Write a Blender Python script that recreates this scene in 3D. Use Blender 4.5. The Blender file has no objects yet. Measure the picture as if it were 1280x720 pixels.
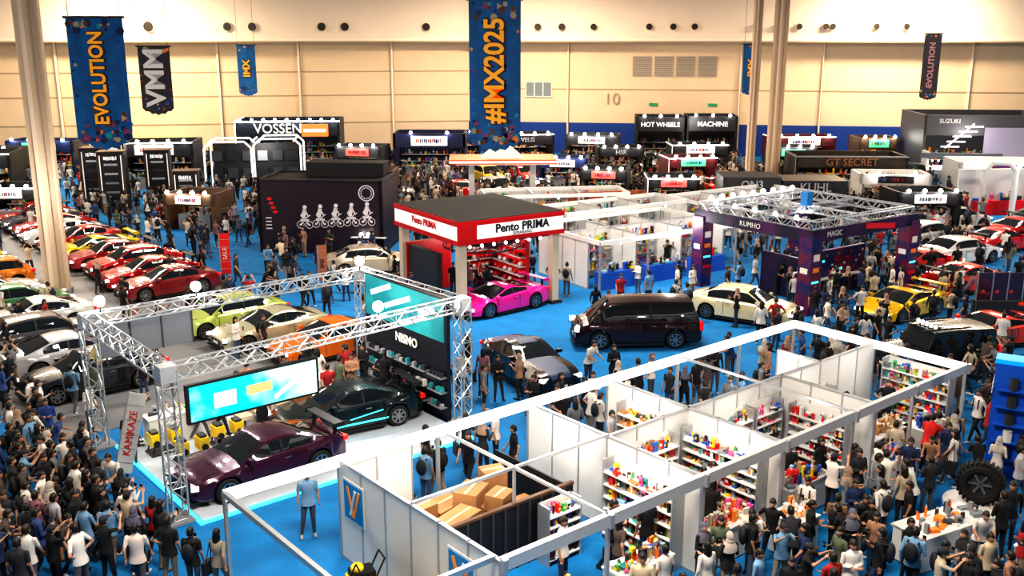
import bpy, math, random, bmesh
from mathutils import Vector, Matrix
random.seed(11)
R=random.random
U=random.uniform
TH=math.radians(39.6)
E1=(math.cos(TH),math.sin(TH)); E2=(-math.sin(TH),math.cos(TH))
def W(a,b): return (a*E1[0]+b*E2[0], a*E1[1]+b*E2[1])
sc=bpy.context.scene
col=sc.collection
# ---------------------------------------------------------------- materials
MC={}
def M(name,c,rough=.5,metal=0,emit=0,noise=0,ns=3,coat=0,c2=None):
    if name in MC: return MC[name]
    m=bpy.data.materials.new(name); m.use_nodes=True; nt=m.node_tree; b=nt.nodes['Principled BSDF']
    c=tuple(c)+(1,)
    b.inputs['Base Color'].default_value=c; b.inputs['Roughness'].default_value=rough; b.inputs['Metallic'].default_value=metal
    if coat: b.inputs['Coat Weight'].default_value=coat; b.inputs['Coat Roughness'].default_value=.05
    if noise or c2:
        tc=nt.nodes.new('ShaderNodeTexCoord'); n=nt.nodes.new('ShaderNodeTexNoise'); n.inputs['Scale'].default_value=ns; n.inputs['Detail'].default_value=4
        r=nt.nodes.new('ShaderNodeValToRGB')
        nt.links.new(tc.outputs['Object'],n.inputs['Vector']); nt.links.new(n.outputs['Fac'],r.inputs['Fac'])
        d=c2+(1,) if c2 else tuple(x*(1-noise) for x in c[:3])+(1,)
        r.color_ramp.elements[0].position=.38 if c2 else .3; r.color_ramp.elements[1].position=.6 if c2 else .7
        r.color_ramp.elements[0].color=d; r.color_ramp.elements[1].color=c
        nt.links.new(r.outputs['Color'],b.inputs['Base Color'])
        if emit: nt.links.new(r.outputs['Color'],b.inputs['Emission Color'])
    if emit:
        if not(noise or c2): b.inputs['Emission Color'].default_value=c
        b.inputs['Emission Strength'].default_value=emit
    MC[name]=m; return m
def objcol(name,rough,metal,coat=0):
    m=bpy.data.materials.new(name); m.use_nodes=True; nt=m.node_tree; b=nt.nodes['Principled BSDF']
    o=nt.nodes.new('ShaderNodeObjectInfo'); nt.links.new(o.outputs['Color'],b.inputs['Base Color'])
    b.inputs['Roughness'].default_value=rough; b.inputs['Metallic'].default_value=metal
    if coat: b.inputs['Coat Weight'].default_value=coat; b.inputs['Coat Roughness'].default_value=.03
    return m
def randcol(name,cols,rough=.8):
    m=bpy.data.materials.new(name); m.use_nodes=True; nt=m.node_tree; b=nt.nodes['Principled BSDF']
    o=nt.nodes.new('ShaderNodeObjectInfo'); r=nt.nodes.new('ShaderNodeValToRGB'); r.color_ramp.interpolation='CONSTANT'
    e=r.color_ramp.elements
    while len(e)<len(cols): e.new(.5)
    for i,cc in enumerate(cols): e[i].position=i/len(cols)
    for i,cc in enumerate(cols): e[i].color=tuple(cc)+(1,)
    nt.links.new(o.outputs['Random'],r.inputs['Fac']); nt.links.new(r.outputs['Color'],b.inputs['Base Color'])
    b.inputs['Roughness'].default_value=rough
    return m
white=M('white_panel',(.66,.65,.63),.5,noise=.1,ns=.7); alu=M('aluminium',(.48,.49,.51),.35,.6); black=M('black_matte',(.010,.010,.012),.55)
dark=M('dark_grey',(.035,.036,.042),.5); grey=M('grey',(.22,.23,.25),.6); glassb=M('car_glass',(.012,.015,.018),.05,0,coat=.5)
tyre=M('tyre_rubber',(.012,.012,.012),.8); rim=M('rim_alloy',(.35,.35,.37),.3,.9); red=M('red',(.6,.015,.015),.4); lampw=M('lamp_white',(1,.97,.9),.5,emit=14)
lampb=M('lamp_bright',(1,.97,.92),.5,emit=80)
headl=M('headlight',(.8,.85,.9),.15,emit=.6); taill=M('taillight',(.6,.01,.01),.3,emit=.5); yellow=M('yellow',(.8,.55,.02),.4); orange=M('orange',(.8,.22,.02),.4)
cyan=M('cyan_led',(.05,.75,.9),.4,emit=2.2); bluep=M('blue_print',(.02,.10,.45),.5); carton=M('cardboard',(.40,.21,.09),.85,noise=.25,ns=2); wood=M('wood',(.10,.045,.02),.6,noise=.3,ns=5)
teal=M('teal',(.03,.3,.32),.4); pink=M('pink',(.7,.12,.3),.4); green=M('green',(.05,.35,.1),.5); cream=M('cream',(.66,.54,.4),.6); purple=M('purple',(.10,.04,.2),.5)
tan=M('tan',(.4,.28,.18),.6); lblue=M('pale_blue',(.3,.45,.6),.5); silver=M('silver_pack',(.5,.5,.52),.35,.4)
goods=[red,red,yellow,orange,bluep,bluep,teal,green,white,white,dark,black,dark,black,carton,cream,grey,silver,tan,lblue,yellow,grey,pink]
# ---------------------------------------------------------------- mesh builder
class MB:
    def __init__(s): s.v=[];s.f=[];s.m=[];s.mats=[]
    def mi(s,mat):
        if mat not in s.mats: s.mats.append(mat)
        return s.mats.index(mat)
    def add(s,vs,fs,mat):
        o=len(s.v); s.v+= [tuple(x) for x in vs]
        for i,f in enumerate(fs):
            s.f.append([o+k for k in f]); s.m.append(s.mi(mat[i] if isinstance(mat,list) else mat))
    def box(s,c,d,mat,rz=0,mt=None):
        x,y,z=d[0]/2,d[1]/2,d[2]/2
        vs=[Vector((i*x,j*y,k*z)) for i in(-1,1) for j in(-1,1) for k in(-1,1)]
        m=mt if mt else Matrix.Rotation(rz,3,'Z')
        s.add([m@v+Vector(c) for v in vs],[(0,1,3,2),(4,6,7,5),(0,4,5,1),(2,3,7,6),(0,2,6,4),(1,5,7,3)],mat)
    def bx(s,x0,x1,y0,y1,z0,z1,mat): s.box(((x0+x1)/2,(y0+y1)/2,(z0+z1)/2),(abs(x1-x0),abs(y1-y0),abs(z1-z0)),mat)
    def cyl(s,p0,p1,r,mat,n=8,r1=None,ry=1):
        p0=Vector(p0);p1=Vector(p1);d=p1-p0
        if d.length<1e-6: return
        q=d.to_track_quat('Z','Y'); r1=r if r1 is None else r1
        vs=[];
        for (p,rr) in((p0,r),(p1,r1)):
            for i in range(n):
                t=2*math.pi*i/n; vs.append(p+q@Vector((rr*math.cos(t),rr*ry*math.sin(t),0)))
        fs=[(i,(i+1)%n,n+(i+1)%n,n+i) for i in range(n)]+[tuple(range(n-1,-1,-1)),tuple(range(n,2*n))]
        s.add(vs,fs,mat)
    def loft(s,rings,mat,caps=True):
        n=len(rings[0]);vs=[p for r in rings for p in r];fs=[]
        for k in range(len(rings)-1):
            for i in range(n): fs.append((k*n+i,k*n+(i+1)%n,(k+1)*n+(i+1)%n,(k+1)*n+i))
        if caps: fs.append(tuple(range(n-1,-1,-1))); fs.append(tuple(range((len(rings)-1)*n,len(rings)*n)))
        s.add(vs,fs,mat)
    def sph(s,c,r,mat,n=10,m=7,mt=None):
        if not isinstance(r,(tuple,list)): r=(r,r,r)
        rings=[]
        for k in range(m+1):
            t=math.pi*k/m; t=min(max(t,.08),math.pi-.08)
            ring=[]
            for i in range(n):
                v=Vector((r[0]*math.sin(t)*math.cos(2*math.pi*i/n),r[1]*math.sin(t)*math.sin(2*math.pi*i/n),-r[2]*math.cos(t)))
                if mt: v=mt@v
                ring.append(v+Vector(c))
            rings.append(ring)
        s.loft(rings,mat)
    def truss(s,p0,p1,w=.3,mat=None,r=.028):
        mat=mat or alu
        p0=Vector(p0);p1=Vector(p1);d=p1-p0;L=d.length;d.normalize()
        u=Vector((0,0,1)) if abs(d.z)<.9 else Vector((1,0,0))
        sd=d.cross(u).normalized(); up=sd.cross(d).normalized(); h=w/2
        cs=[sd*h+up*h,sd*h-up*h,-sd*h-up*h,-sd*h+up*h]
        for c in cs: s.cyl(p0+c,p1+c,r,mat,5)
        n=max(1,int(L/w/1.1)); st=L/n
        for i in range(n):
            for k in range(4):
                a=cs[k];b=cs[(k+1)%4]
                if i%2: a,b=b,a
                s.cyl(p0+d*(i*st)+a,p0+d*((i+1)*st)+b,r*.6,mat,4)
                if i%2==0: s.cyl(p0+d*(i*st)+a,p0+d*(i*st)+b,r*.6,mat,4)
    def mesh(s,name,ang=35):
        me=bpy.data.meshes.new(name); me.from_pydata(s.v,[],s.f)
        for m in s.mats: me.materials.append(m)
        me.polygons.foreach_set('material_index',s.m); me.update()
        bm=bmesh.new(); bm.from_mesh(me); bmesh.ops.recalc_face_normals(bm,faces=bm.faces); bm.to_mesh(me); bm.free()
        me.shade_smooth(); me.set_sharp_from_angle(angle=math.radians(ang))
        return me
    def obj(s,name,loc=(0,0,0),rz=0,parent=None):
        return place(s.mesh(name),name,loc,rz,parent)
def place(me,name,loc,rz=0,parent=None,color=None,scale=None):
    o=bpy.data.objects.new(name,me); o.location=loc if len(loc)==3 else (loc[0],loc[1],0); o.rotation_euler=(0,0,rz)
    if color: o.color=tuple(color)+(1,)
    if scale: o.scale=(scale,)*3
    if parent: o.parent=parent
    col.objects.link(o); return o
def text(s,size,mat,loc,rz=0,roll=0,parent=None,ext=.01,bold=0,name='lettering',sx=1):
    cu=bpy.data.curves.new(name,'FONT'); cu.body=s; cu.size=size; cu.extrude=ext; cu.offset=bold; cu.align_x='CENTER'; cu.align_y='CENTER'; cu.materials.append(mat); cu.resolution_u=3
    o=bpy.data.objects.new(name,cu); col.objects.link(o)
    m=Matrix.Translation(loc)@Matrix.Rotation(rz,4,'Z')@Matrix.Rotation(math.pi/2,4,'X')@Matrix.Rotation(roll,4,'Z')@Matrix.Scale(sx,4,(1,0,0))
    if parent: o.parent=parent
    o.matrix_local=m
    return o
EX=[] # footprints
def ex(x,y,hx,hy,rz=0): EX.append((x,y,hx,hy,math.cos(rz),math.sin(rz)))
def blocked(x,y,m=.3):
    for (cx,cy,hx,hy,c,s) in EX:
        dx,dy=x-cx,y-cy; u=dx*c+dy*s; v=-dx*s+dy*c
        if abs(u)<hx+m and abs(v)<hy+m: return True
    return False
# ---------------------------------------------------------------- camera
cam=bpy.data.cameras.new('camera'); co=bpy.data.objects.new('camera',cam); col.objects.link(co)
co.location=(0,0,12); co.rotation_euler=(math.radians(90-14.25),0,0); cam.sensor_width=36; cam.lens=1240/1280*36; cam.clip_end=400; sc.camera=co
try: sc.view_settings.view_transform='Standard'
except Exception: pass
try: sc.view_settings.look='High Contrast'
except Exception: pass
# ---------------------------------------------------------------- room
carpet=M('blue_carpet',(.0,.17,.42),.9,noise=.25,ns=1.2)
conc=M('concrete_floor',(.20,.20,.21),.55,noise=.3,ns=.6)
wallm=M('wall_cream',(.74,.56,.38),.8,noise=.06,ns=.3); wall2=M('wall_cream_light',(.84,.70,.56),.8,noise=.04,ns=.2); wallblue=M('wall_blue',(.01,.05,.25),.7); seam=M('wall_seam',(.42,.31,.2),.8)
mb=MB(); mb.bx(-70,70,-10,110,-.3,0,carpet); mb.obj('floor')
mb=MB(); mb.bx(-70,70,-10,110,18,18.3,M('ceiling_paint',(.5,.46,.4),.9)); mb.obj('ceiling')
def wallseg(name,p0,p1,h,th,bandh,horz,vert,vw=.25):
    p0=Vector(p0);p1=Vector(p1);d=p1-p0;L=d.length;rz=math.atan2(d.y,d.x)
    mb=MB(); mb.bx(0,L,0,th,0,h,wallm)
    if bandh: mb.bx(0,L,-.06,0,0,bandh,wallblue)
    for z in horz: mb.bx(0,L,-.05,0,z,z+.1,seam)
    for x in vert: mb.bx(x,x+vw,-.3,0,0,h,wall2); mb.bx(x+vw,x+vw+.08,-.1,0,0,h,seam)
    return mb.obj(name,(p0.x,p0.y,0),rz)
wl=wallseg('wall_back',(-62,98),(-4.6,107),18,.4,0,[3.2,6.0,8.4],[8,17,23,32.5,40.5,50],.2)
wr=wallseg('wall_right',(-4.6,107),(66,96),18,.4,3.2,[6.6],[10.5,28,36,50],.12)
wallseg('wall_left',(-62,0),(-62,98),18,.4,0,[6],[],.2)
mb=MB()
for seg in(((-62,96.6),(-4.9,105.6)),((-4.9,105.6),(66,94.6))):
    p0=Vector(seg[0]);p1=Vector(seg[1]);d=p1-p0;rz=math.atan2(d.y,d.x);c=(p0+p1)/2
    mb.box((c.x,c.y,14.4),(d.length,.8,5.6),wall2,rz)
    mb.box((c.x,c.y-.45,11.65),(d.length,.12,.25),M('soffit_trim',(.85,.74,.6),.6),rz)
    mb.box((c.x,c.y-.45,11.45),(d.length,.1,.12),seam,rz)
mb.obj('trim_1')
noz=M('nozzle_dark',(.03,.02,.015),.5)
mb=MB()
for px,r in((216,.5),(308,.42),(337,.42),(418,.42),(445,.42),(540,.4),(670,.36),(698,.36),(735,.32),(800,.32),(828,.32),(853,.32),(925,.3),(951,.3),(975,.3),(1006,.3),(1014,.3),(1065,.3),(1100,.3)):
    t=(px-640)/1240*1.03
    if px<590: y=105.6+( (t*100+4.9)/57.1*9.0)
    else: y=105.6-((t*103+4.9)/70.9*11)
    x=t*y; y-=.45
    mb.cyl((x,y+.1,12.9),(x,y-.25,12.9),r*1.1,wall2,16); mb.cyl((x,y-.2,12.9),(x,y-.32,12.9),r*.95,noz,16)
mb.obj('air_nozzle_row')
mb=MB()
for x0 in(17.2,19.4,21.6,23.8):
    mb.bx(x0,x0+1.9,-.12,0,8.0,10.0,M('vent_frame',(.4,.33,.26),.6))
    for k in range(9): mb.bx(x0+.08,x0+1.82,-.16,-.1,8.1+k*.21,8.2+k*.21,M('vent_slat',(.28,.23,.18),.6))
o=mb.obj('wall_vent'); o.parent=wr
mb=MB(); mb.bx(6.1,8.9,-.1,0,5.9,7.3,M('win_glass',(.22,.25,.26),.2))
for k in range(4): mb.bx(6.1+k*.9,6.2+k*.9,-.14,0,5.9,7.3,wall2)
mb.bx(6.0,9,-.14,0,7.3,7.4,wall2); mb.bx(6,9,-.14,0,5.8,5.9,wall2); o=mb.obj('window_1'); o.parent=wr
text('10',1.7,M('num_brown',(.35,.25,.16),.7),(15.2,-.1,5.6),0,0,wr,name='hall_number')
for x in(19,25):
    mb=MB(); mb.bx(x,x+.9,-.1,0,5.0,5.3,M('exit_green',(.02,.25,.10),.5,emit=.2)); o=mb.obj('exit_sign'); o.parent=wr
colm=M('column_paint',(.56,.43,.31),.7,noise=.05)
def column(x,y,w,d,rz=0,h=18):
    mb=MB(); mb.box((0,0,h/2),(w,d,h),colm); mb.box((-w*.18,-d*.5-.05,h/2),(w*.16,.1,h),M('column_pale_strip',(.66,.52,.4),.8)); mb.box((0,0,.1),(w+.2,d+.2,.2),grey); mb.box((w*.30,-d*.5-.04,h/2),(w*.2,.08,h),M('column_side',(.40,.29,.2),.7))  # two-tone column front: one paler and one darker beige strip
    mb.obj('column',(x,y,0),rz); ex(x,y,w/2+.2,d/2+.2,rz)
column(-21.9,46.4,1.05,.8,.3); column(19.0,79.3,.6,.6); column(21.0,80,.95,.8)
# ---------------------------------------------------------------- floor zones
def slab(name,a0,a1,b0,b1,z,mat,rz=TH):
    x,y=W((a0+a1)/2,(b0+b1)/2); mb=MB(); mb.bx(-(a1-a0)/2,(a1-a0)/2,-(b1-b0)/2,(b1-b0)/2,.0,z,mat); return mb.obj(name,(x,y,0),rz)
slab('car_display_floor',6.5,19.3,30.5,72,.012,conc)
slab('car_display_floor',-4,4,36,80,.012,conc)
mb=MB(); mb.bx(-14,30,64,98,0,.01,M('far_floor',(.04,.04,.055),.8,noise=.3,ns=.5)); mb.obj('hall_carpet_dark')
# ---------------------------------------------------------------- cars
paint=objcol('car_paint',.25,.3,.8)
under=M('car_underside',(.01,.01,.01),.8)
def itp(x,pts):
    pts=sorted(pts)
    if x<=pts[0][0]: return pts[0][1]
    for (x0,y0),(x1,y1) in zip(pts,pts[1:]):
        if x<=x1:
            t=(x-x0)/(x1-x0); return y0+(y1-y0)*t
    return pts[-1][1]
def car_mesh(name,L=4.6,Wd=1.88,Rw=.34,xf=1.42,xr=-1.35,sill=.16,top=None,cab=None,H=1.33,wing=0,boxy=0,stripe=None,spare=0,decal=None,tum=.16):
    mb=MB(); h=L/2
    def w(x):
        t=abs(x)/h; b=Wd/2*(1-(.07 if boxy else .2)*t**(10 if boxy else 7))
        return b+.035*math.exp(-((x-xf)/.35)**2)+.045*math.exp(-((x-xr)/.38)**2)
    def zt(x):
        t=abs(x)/h; return itp(x,top)-(.05 if boxy else .11)*t**22
    def zb(x):
        z=sill+.09*(abs(x)/h)**14
        for xw in(xf,xr):
            rr=(Rw+.06)**2-(x-xw)**2
            if rr>0: z=max(z,Rw+math.sqrt(rr))
        return z
    xs=[-h+L*i/60 for i in range(61)]
    for xw in(xf,xr):
        for s in(-1,1): xs+= [xw+s*(Rw+.06),xw+s*(Rw+.055)]
    xs=sorted(set(round(x,4) for x in xs)); rings=[]
    for x in xs:
        ww=w(x);z0=zb(x);z1=max(zt(x),z0+.1); zs=z1-.07; zm=z0+(zs-z0)*.55; zl=max(z0,z0+(zs-z0)*.12)
        half=[(ww*.93,z0),(ww,zl),(ww*1.0,zm),(ww*.975,z0+(zs-z0)*.8),(ww*.955,zs),(ww*.88,z1),(ww*.5,z1+.03),(0,z1+.04)]
        rings.append([Vector((x,y,z)) for y,z in half]+[Vector((x,-y,z)) for y,z in half[-2::-1]])
    n=len(rings[0]); vs=[p for r in rings for p in r]; fs=[];ms=[]
    for k in range(len(rings)-1):
        for i in range(n):
            fs.append((k*n+i,k*n+(i+1)%n,(k+1)*n+(i+1)%n,(k+1)*n+i))
            m=under if i==n-1 else paint
            if i in(0,n-2) : m=dark if not boxy else black
            if stripe and i in(6,7) : m=stripe
            ms.append(m)
    fs.append(tuple(range(n-1,-1,-1)));ms.append(paint);fs.append(tuple(range((len(rings)-1)*n,len(rings)*n)));ms.append(paint)
    mb.add(vs,fs,ms)
    xa,xb,xc,xd=cab; zba=lambda x: zt(x)-.01
    st=[xa,(xa*2+xb)/3,(xa+2*xb)/3,xb]+[xb+(xc-xb)*k/8 for k in range(1,8)]+[xc,(xc*2+xd)/3,(xc+2*xd)/3,xd]
    roof=[(xa,zba(xa)+.02),(xb,H-.045),((xb*2+xc)/3,H),((xb+xc*2)/3,H-.005),(xc,H-.06),(xd,zba(xd)+.02)]
    rs=[]
    for x in st:
        b=w(x)*.9; zr=itp(x,roof); z0=zba(x)-.02; fr=max(0,(zr-z0)/(H-z0)); wr_=b-tum*fr
        zl=z0+(zr-z0)*.12
        half=[(b,z0),(b-tum*fr*.1,zl),(wr_+.02,z0+(zr-z0)*.86),(wr_-.04,zr-.012*fr),(wr_*.5,zr+.022*fr),(0,zr+.03*fr)]
        rs.append([Vector((x,y,z)) for y,z in half]+[Vector((x,-y,z)) for y,z in half[-2::-1]])
    n=len(rs[0]);vs=[p for r in rs for p in r];fs=[];ms=[]
    N=len(rs)-1
    for k in range(N):
        for i in range(n-1):
            fs.append((k*n+i,k*n+i+1,(k+1)*n+i+1,(k+1)*n+i)); m=paint
            if i in(1,n-3):
                m=glassb
                if not boxy and k>=N-2: m=paint
                if k in(0,): m=paint
            if 3<=i<=n-5 and (k<3 or k>=N-3): m=glassb
            if stripe and 4<=i<=n-6 and 3<=k<N-3: m=stripe
            ms.append(m)
    mb.add(vs,fs,ms)
    xm=(xb+xc)/2+.05
    for s in(-1,1):
        z0=zba(xm)
        mb.box((xm,s*(w(xm)*.9-tum*.45+.012),(z0+H)/2-.02),(.07,.02,(H-z0)*.8),black,mt=Matrix.Rotation(s*math.atan(tum/(H-z0)),3,'X'))
        if L>4.7 and boxy: mb.box((xm-1.1,s*(w(xm)*.9-tum*.45+.012),(z0+H)/2-.02),(.07,.02,(H-z0)*.8),black,mt=Matrix.Rotation(s*math.atan(tum/(H-z0)),3,'X'))
        mb.box((xa-.25,s*(w(xa)*.9+.12),zt(xa)+.1),(.12,.2,.13),paint); mb.box((xa-.25,s*(w(xa)*.9),zt(xa)+.05),(.05,.14,.04),black)
        for xx in(xa-.3,xm-.3): mb.box((xx,s*(w(xx)+.0),(sill+zt(xx))/2+.05),(.014,.012,(zt(xx)-sill)*.72),black)
        mb.box((xm-.12,s*(w(xm)*.985+.01),zt(xm)-.14),(.2,.025,.03),rim)
        mb.box(((xf+xr)/2,s*(w(0)-.01),sill-.0),(xf-xr-2*Rw-.2,.07,.1),black)
        q=Matrix.Rotation(-s*math.radians(24),3,'Z')
        zl=itp(h-.2,top)-.12
        mb.box((h-.10,s*w(h-.1)*.80,zl),(.2,.36,.11 if not boxy else .2),headl,mt=q)
        mb.box((h-.06,s*w(h-.1)*.80,zl-.085 if not boxy else zl-.12),(.2,.4,.02),black,mt=q)
        zr_=itp(-h+.15,top)-.17
        mb.box((-h+.05,s*w(-h+.1)*.76,zr_),(.16,.4,.13 if not boxy else .34),taill,mt=Matrix.Rotation(s*math.radians(14),3,'Z'))
        mb.cyl((-h-.04,s*.5,sill+.12),(-h+.2,s*.5,sill+.12),.05,rim,10)
        mb.box((h-.02,s*.62,sill+.18),(.1,.24,.12),black)
        for xw in(xf,xr):
            yo=s*(w(xw)+.005); yi=s*(w(xw)-.24)
            prof=[(yi,Rw-.05),(yi+s*.03,Rw),(yo-s*.03,Rw),(yo,Rw-.04),(yo-s*.005,Rw*.7),(yo-s*.06,Rw*.66)]
            rr=[]
            for yy,ra in prof: rr.append([Vector((xw+ra*math.cos(2*math.pi*k/24),yy,Rw+ra*math.sin(2*math.pi*k/24))) for k in range(24)])
            mb.loft(rr,tyre)
            mb.cyl((xw,yo-s*.07,Rw),(xw,yo-s*.055,Rw),Rw*.66,black,20)
            mb.cyl((xw,yo-s*.06,Rw),(xw,yo-s*.01,Rw),Rw*.16,rim,10)
            for k in range(7):
                t=2*math.pi*k/7; c0=Rw*.38
                mb.box((xw+c0*math.cos(t),yo-s*.03,Rw+c0*math.sin(t)),(Rw*.56,.03,.055),rim,mt=Matrix.Rotation(-t,3,'Y'))
            for k in range(20):
                t=2*math.pi*k/20; mb.box((xw+Rw*.65*math.cos(t),yo-s*.02,Rw+Rw*.65*math.sin(t)),(.03,.05,Rw*.21),rim,mt=Matrix.Rotation(-t,3,'Y'))
        if decal: mb.box((-.1,s*(w(0)+.006),sill+.2),(2.0,.012,.05),decal); mb.box((-.3,s*(w(0)*.99+.008),sill+.42),(1.1,.012,.03),decal,mt=Matrix.Rotation(.12,3,'Y'))
    zl=itp(h-.2,top)
    mb.box((h-.005,0,zl-.24),(.05,.8,.14 if not boxy else .3),black); mb.box((h-.01,0,sill+.16),(.06,.75,.16),black); mb.box((h+.02,0,sill+.26),(.02,.42,.1),white)
    mb.box((h-.04,0,sill+.04),(.2,Wd*.84,.035),black); mb.box((-h-.01,0,zl*.55+.1),(.04,.5,.13),white); mb.box((-h+.02,0,sill+.08),(.1,Wd*.6,.14),black)
    for s in(-1,1): mb.box(((xa+h)/2,s*.62,zt((xa+h)/2)+.027),(h-xa-.35,.012,.012),black)
    if wing:
        z=zt(-h+.25); mb.box((-h+.2,0,z+.3),(.3,Wd*.88,.03),black if wing==1 else paint)
        for s in(-1,1): mb.box((-h+.22,s*Wd*.3,z+.15),(.12,.03,.3),black); mb.box((-h+.2,s*Wd*.44,z+.28),(.32,.02,.14),black if wing==1 else paint)
    if spare:
        mb.cyl((-h-.22,0,.95),(-h-.02,0,.95),.38,tyre,20); mb.cyl((-h-.235,0,.95),(-h-.2,0,.95),.22,rim,14)
        mb.box((h+.1,0,.55),(.16,Wd*.9,.2),black); mb.box((-h-.05,0,.5),(.14,Wd*.85,.18),black)
        for s in(-1,1):
            for xw in(xf,xr): mb.box((xw,s*(Wd/2+.06),Rw*2+.1),(Rw*2.7,.24,.06),black)
            mb.box((0,s*(Wd/2-.25),H+.05),(2,.05,.05),black)
        mb.box((.3,0,H+.08),(.1,1.2,.08),black)
        for k in range(5): mb.cyl((.34,-.48+.24*k,H+.1),(.40,-.48+.24*k,H+.1),.08,headl,10)
    return mb.mesh(name,30)
coupe_top=[(-2.3,.93),(-1.7,.98),(-.9,.93),(.8,.9),(1.2,.86),(1.9,.76),(2.3,.66)]
CM={
'gt':car_mesh('sports_coupe',top=coupe_top,cab=(1.0,.25,-.85,-1.75),H=1.33,wing=1),
'gtc':car_mesh('sports_coupe_decal',top=coupe_top,cab=(1.0,.25,-.85,-1.75),H=1.33,wing=1,decal=cyan),
'coupe':car_mesh('coupe',top=coupe_top,cab=(.95,.15,-.9,-1.8),H=1.34),
'muscle':car_mesh('muscle_coupe',top=[(-2.35,.98),(-1.6,1.0),(.6,.95),(1.9,.88),(2.35,.78)],L=4.7,cab=(.75,.0,-.85,-1.65),H=1.36,stripe=M('stripe_blue',(.015,.035,.10),.45)),
'sedan':car_mesh('sedan',L=4.7,Wd=1.82,xf=1.45,xr=-1.35,top=[(-2.35,.95),(-1.7,1.02),(-1,.96),(.9,.93),(1.3,.9),(2,.8),(2.35,.68)],cab=(1.15,.4,-1.1,-1.8),H=1.43,Rw=.33),
'hatch':car_mesh('hatchback',L=4.1,Wd=1.76,xf=1.3,xr=-1.25,top=[(-2.05,.95),(-1.2,.98),(.8,.93),(1.2,.9),(1.8,.8),(2.05,.68)],cab=(1.15,.4,-1.35,-2.0),H=1.48,Rw=.32),
'super':car_mesh('supercar',L=4.5,Wd=1.96,xf=1.35,xr=-1.3,sill=.12,top=[(-2.25,.9),(-1.4,1.0),(-.5,.9),(.9,.8),(1.5,.72),(2.0,.6),(2.25,.48)],cab=(1.15,.25,-.5,-1.6),H=1.17,wing=2),
'van':car_mesh('minivan',L=5.0,Wd=1.86,xf=1.55,xr=-1.45,sill=.2,Rw=.37,top=[(-2.5,1.05),(1.5,1.08),(1.9,1.05),(2.3,.95),(2.5,.8)],cab=(2.0,1.15,-2.15,-2.45),H=1.88,boxy=1,tum=.14),
'suv':car_mesh('offroad_suv',L=4.4,Wd=1.8,xf=1.4,xr=-1.3,sill=.42,Rw=.43,top=[(-2.2,1.2),(.7,1.22),(2.0,1.16),(2.2,1.1)],cab=(.85,.55,-2.0,-2.18),H=1.85,boxy=1,spare=1,tum=.08)}
DIM={'van':(2.5,.95),'suv':(2.4,.95)}
def car(kind,x,y,rz,c,name='car'):
    o=place(CM[kind],name,(x,y,.012),rz,None,c); d=DIM.get(kind,(2.35,.95)); ex(x,y,d[0],d[1],rz); return o
NE=TH+math.pi
def carab(kind,a,b,c,rz=None,z=None,name='car'):
    x,y=W(a,b); o=car(kind,x,y,NE if rz is None else rz,c,name)
    if z: o.location.z=z
    return o
carab('gt',10.9,24.15,(.05,.005,.028),z=.09,rz=NE+.04,name='sports_coupe')
carab('gtc',14.7,25.95,(.006,.016,.018),z=.09,rz=NE-.15,name='sports_coupe')
carab('coupe',18.0,32.9,(.85,.19,.005),name='sports_coupe'); carab('coupe',17.0,35.9,(.42,.40,.28),name='coupe'); carab('sedan',16.5,38.6,(.45,.54,.14),name='coupe')
rowc=[(.22,.015,.02),(.45,.015,.02),(.5,.02,.02),(.35,.02,.03),(.8,.62,.01),(.5,.02,.02),(.6,.6,.6),(.45,.02,.02),(.1,.1,.12),(.6,.05,.03)]
for i,c in enumerate(rowc): carab(['coupe','gt','sedan','gt','super','coupe'][i%6],16.7+U(-.3,.3),46.0+i*2.7,c)
for i,c in enumerate([(.02,.02,.025),(.5,.5,.52),(.08,.08,.09),(.7,.7,.68),(.06,.2,.08),(.6,.6,.62),(.8,.25,.02),(.5,.02,.02),(.7,.5,.02),(.1,.1,.1)]):
    carab(['sedan','gt','hatch','coupe'][i%4],9.9+U(-.3,.3),34.6+i*3.0,c,rz=TH if i%3 else NE)
for i,c in enumerate([(.7,.7,.7),(.05,.05,.05),(.6,.1,.03),(.6,.6,.6),(.04,.1,.3)]):
    carab(random.choice(['coupe','sedan','hatch']),2.8,40.5+i*3.2,c,rz=TH)
car('van',4.95,38.3,math.pi+.06,(.02,.003,.006),'minivan')
car('sedan',10.1,41.8,math.radians(-32),(.80,.70,.44),'coupe')
car('muscle',.6,34.0,math.radians(-62),(.005,.005,.007),'muscle_car')
car('super',-.55,43.4,math.radians(-140),(.9,.02,.35),'supercar')
car('sedan',-7.4,50.6,math.radians(12),(.5,.43,.33),'sedan')
car('suv',15.3,34.4,math.radians(-165),(.012,.012,.012),'offroad_suv'); car('super',19.4,38.4,math.radians(195),(.8,.05,.01),'supercar')
car('suv',31.8,81.5,math.radians(200),(.04,.05,.06),'offroad_suv')
for k,x,y,r,c in [('coupe',21.4,50.4,30,(.65,.02,.01)),('gt',22.2,46.9,25,(.7,.03,.01)),('sedan',24.5,53.0,25,(.7,.7,.68)),('gt',28,56,30,(.6,.02,.02)),('hatch',24.5,57.5,30,(.6,.6,.6)),('coupe',31,59.5,30,(.55,.02,.02)),('sedan',28.5,63,20,(.7,.7,.68)),('super',17.3,42.5,215,(.8,.5,.01)),('gt',33.5,62.5,30,(.1,.1,.12)),
 ('hatch',-16.2,72,80,(.7,.7,.7)),('sedan',-14,76,60,(.6,.6,.6)),('hatch',-9.3,74,20,(.6,.6,.6))]:
    car(k,x,y,math.radians(r),c)
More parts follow.
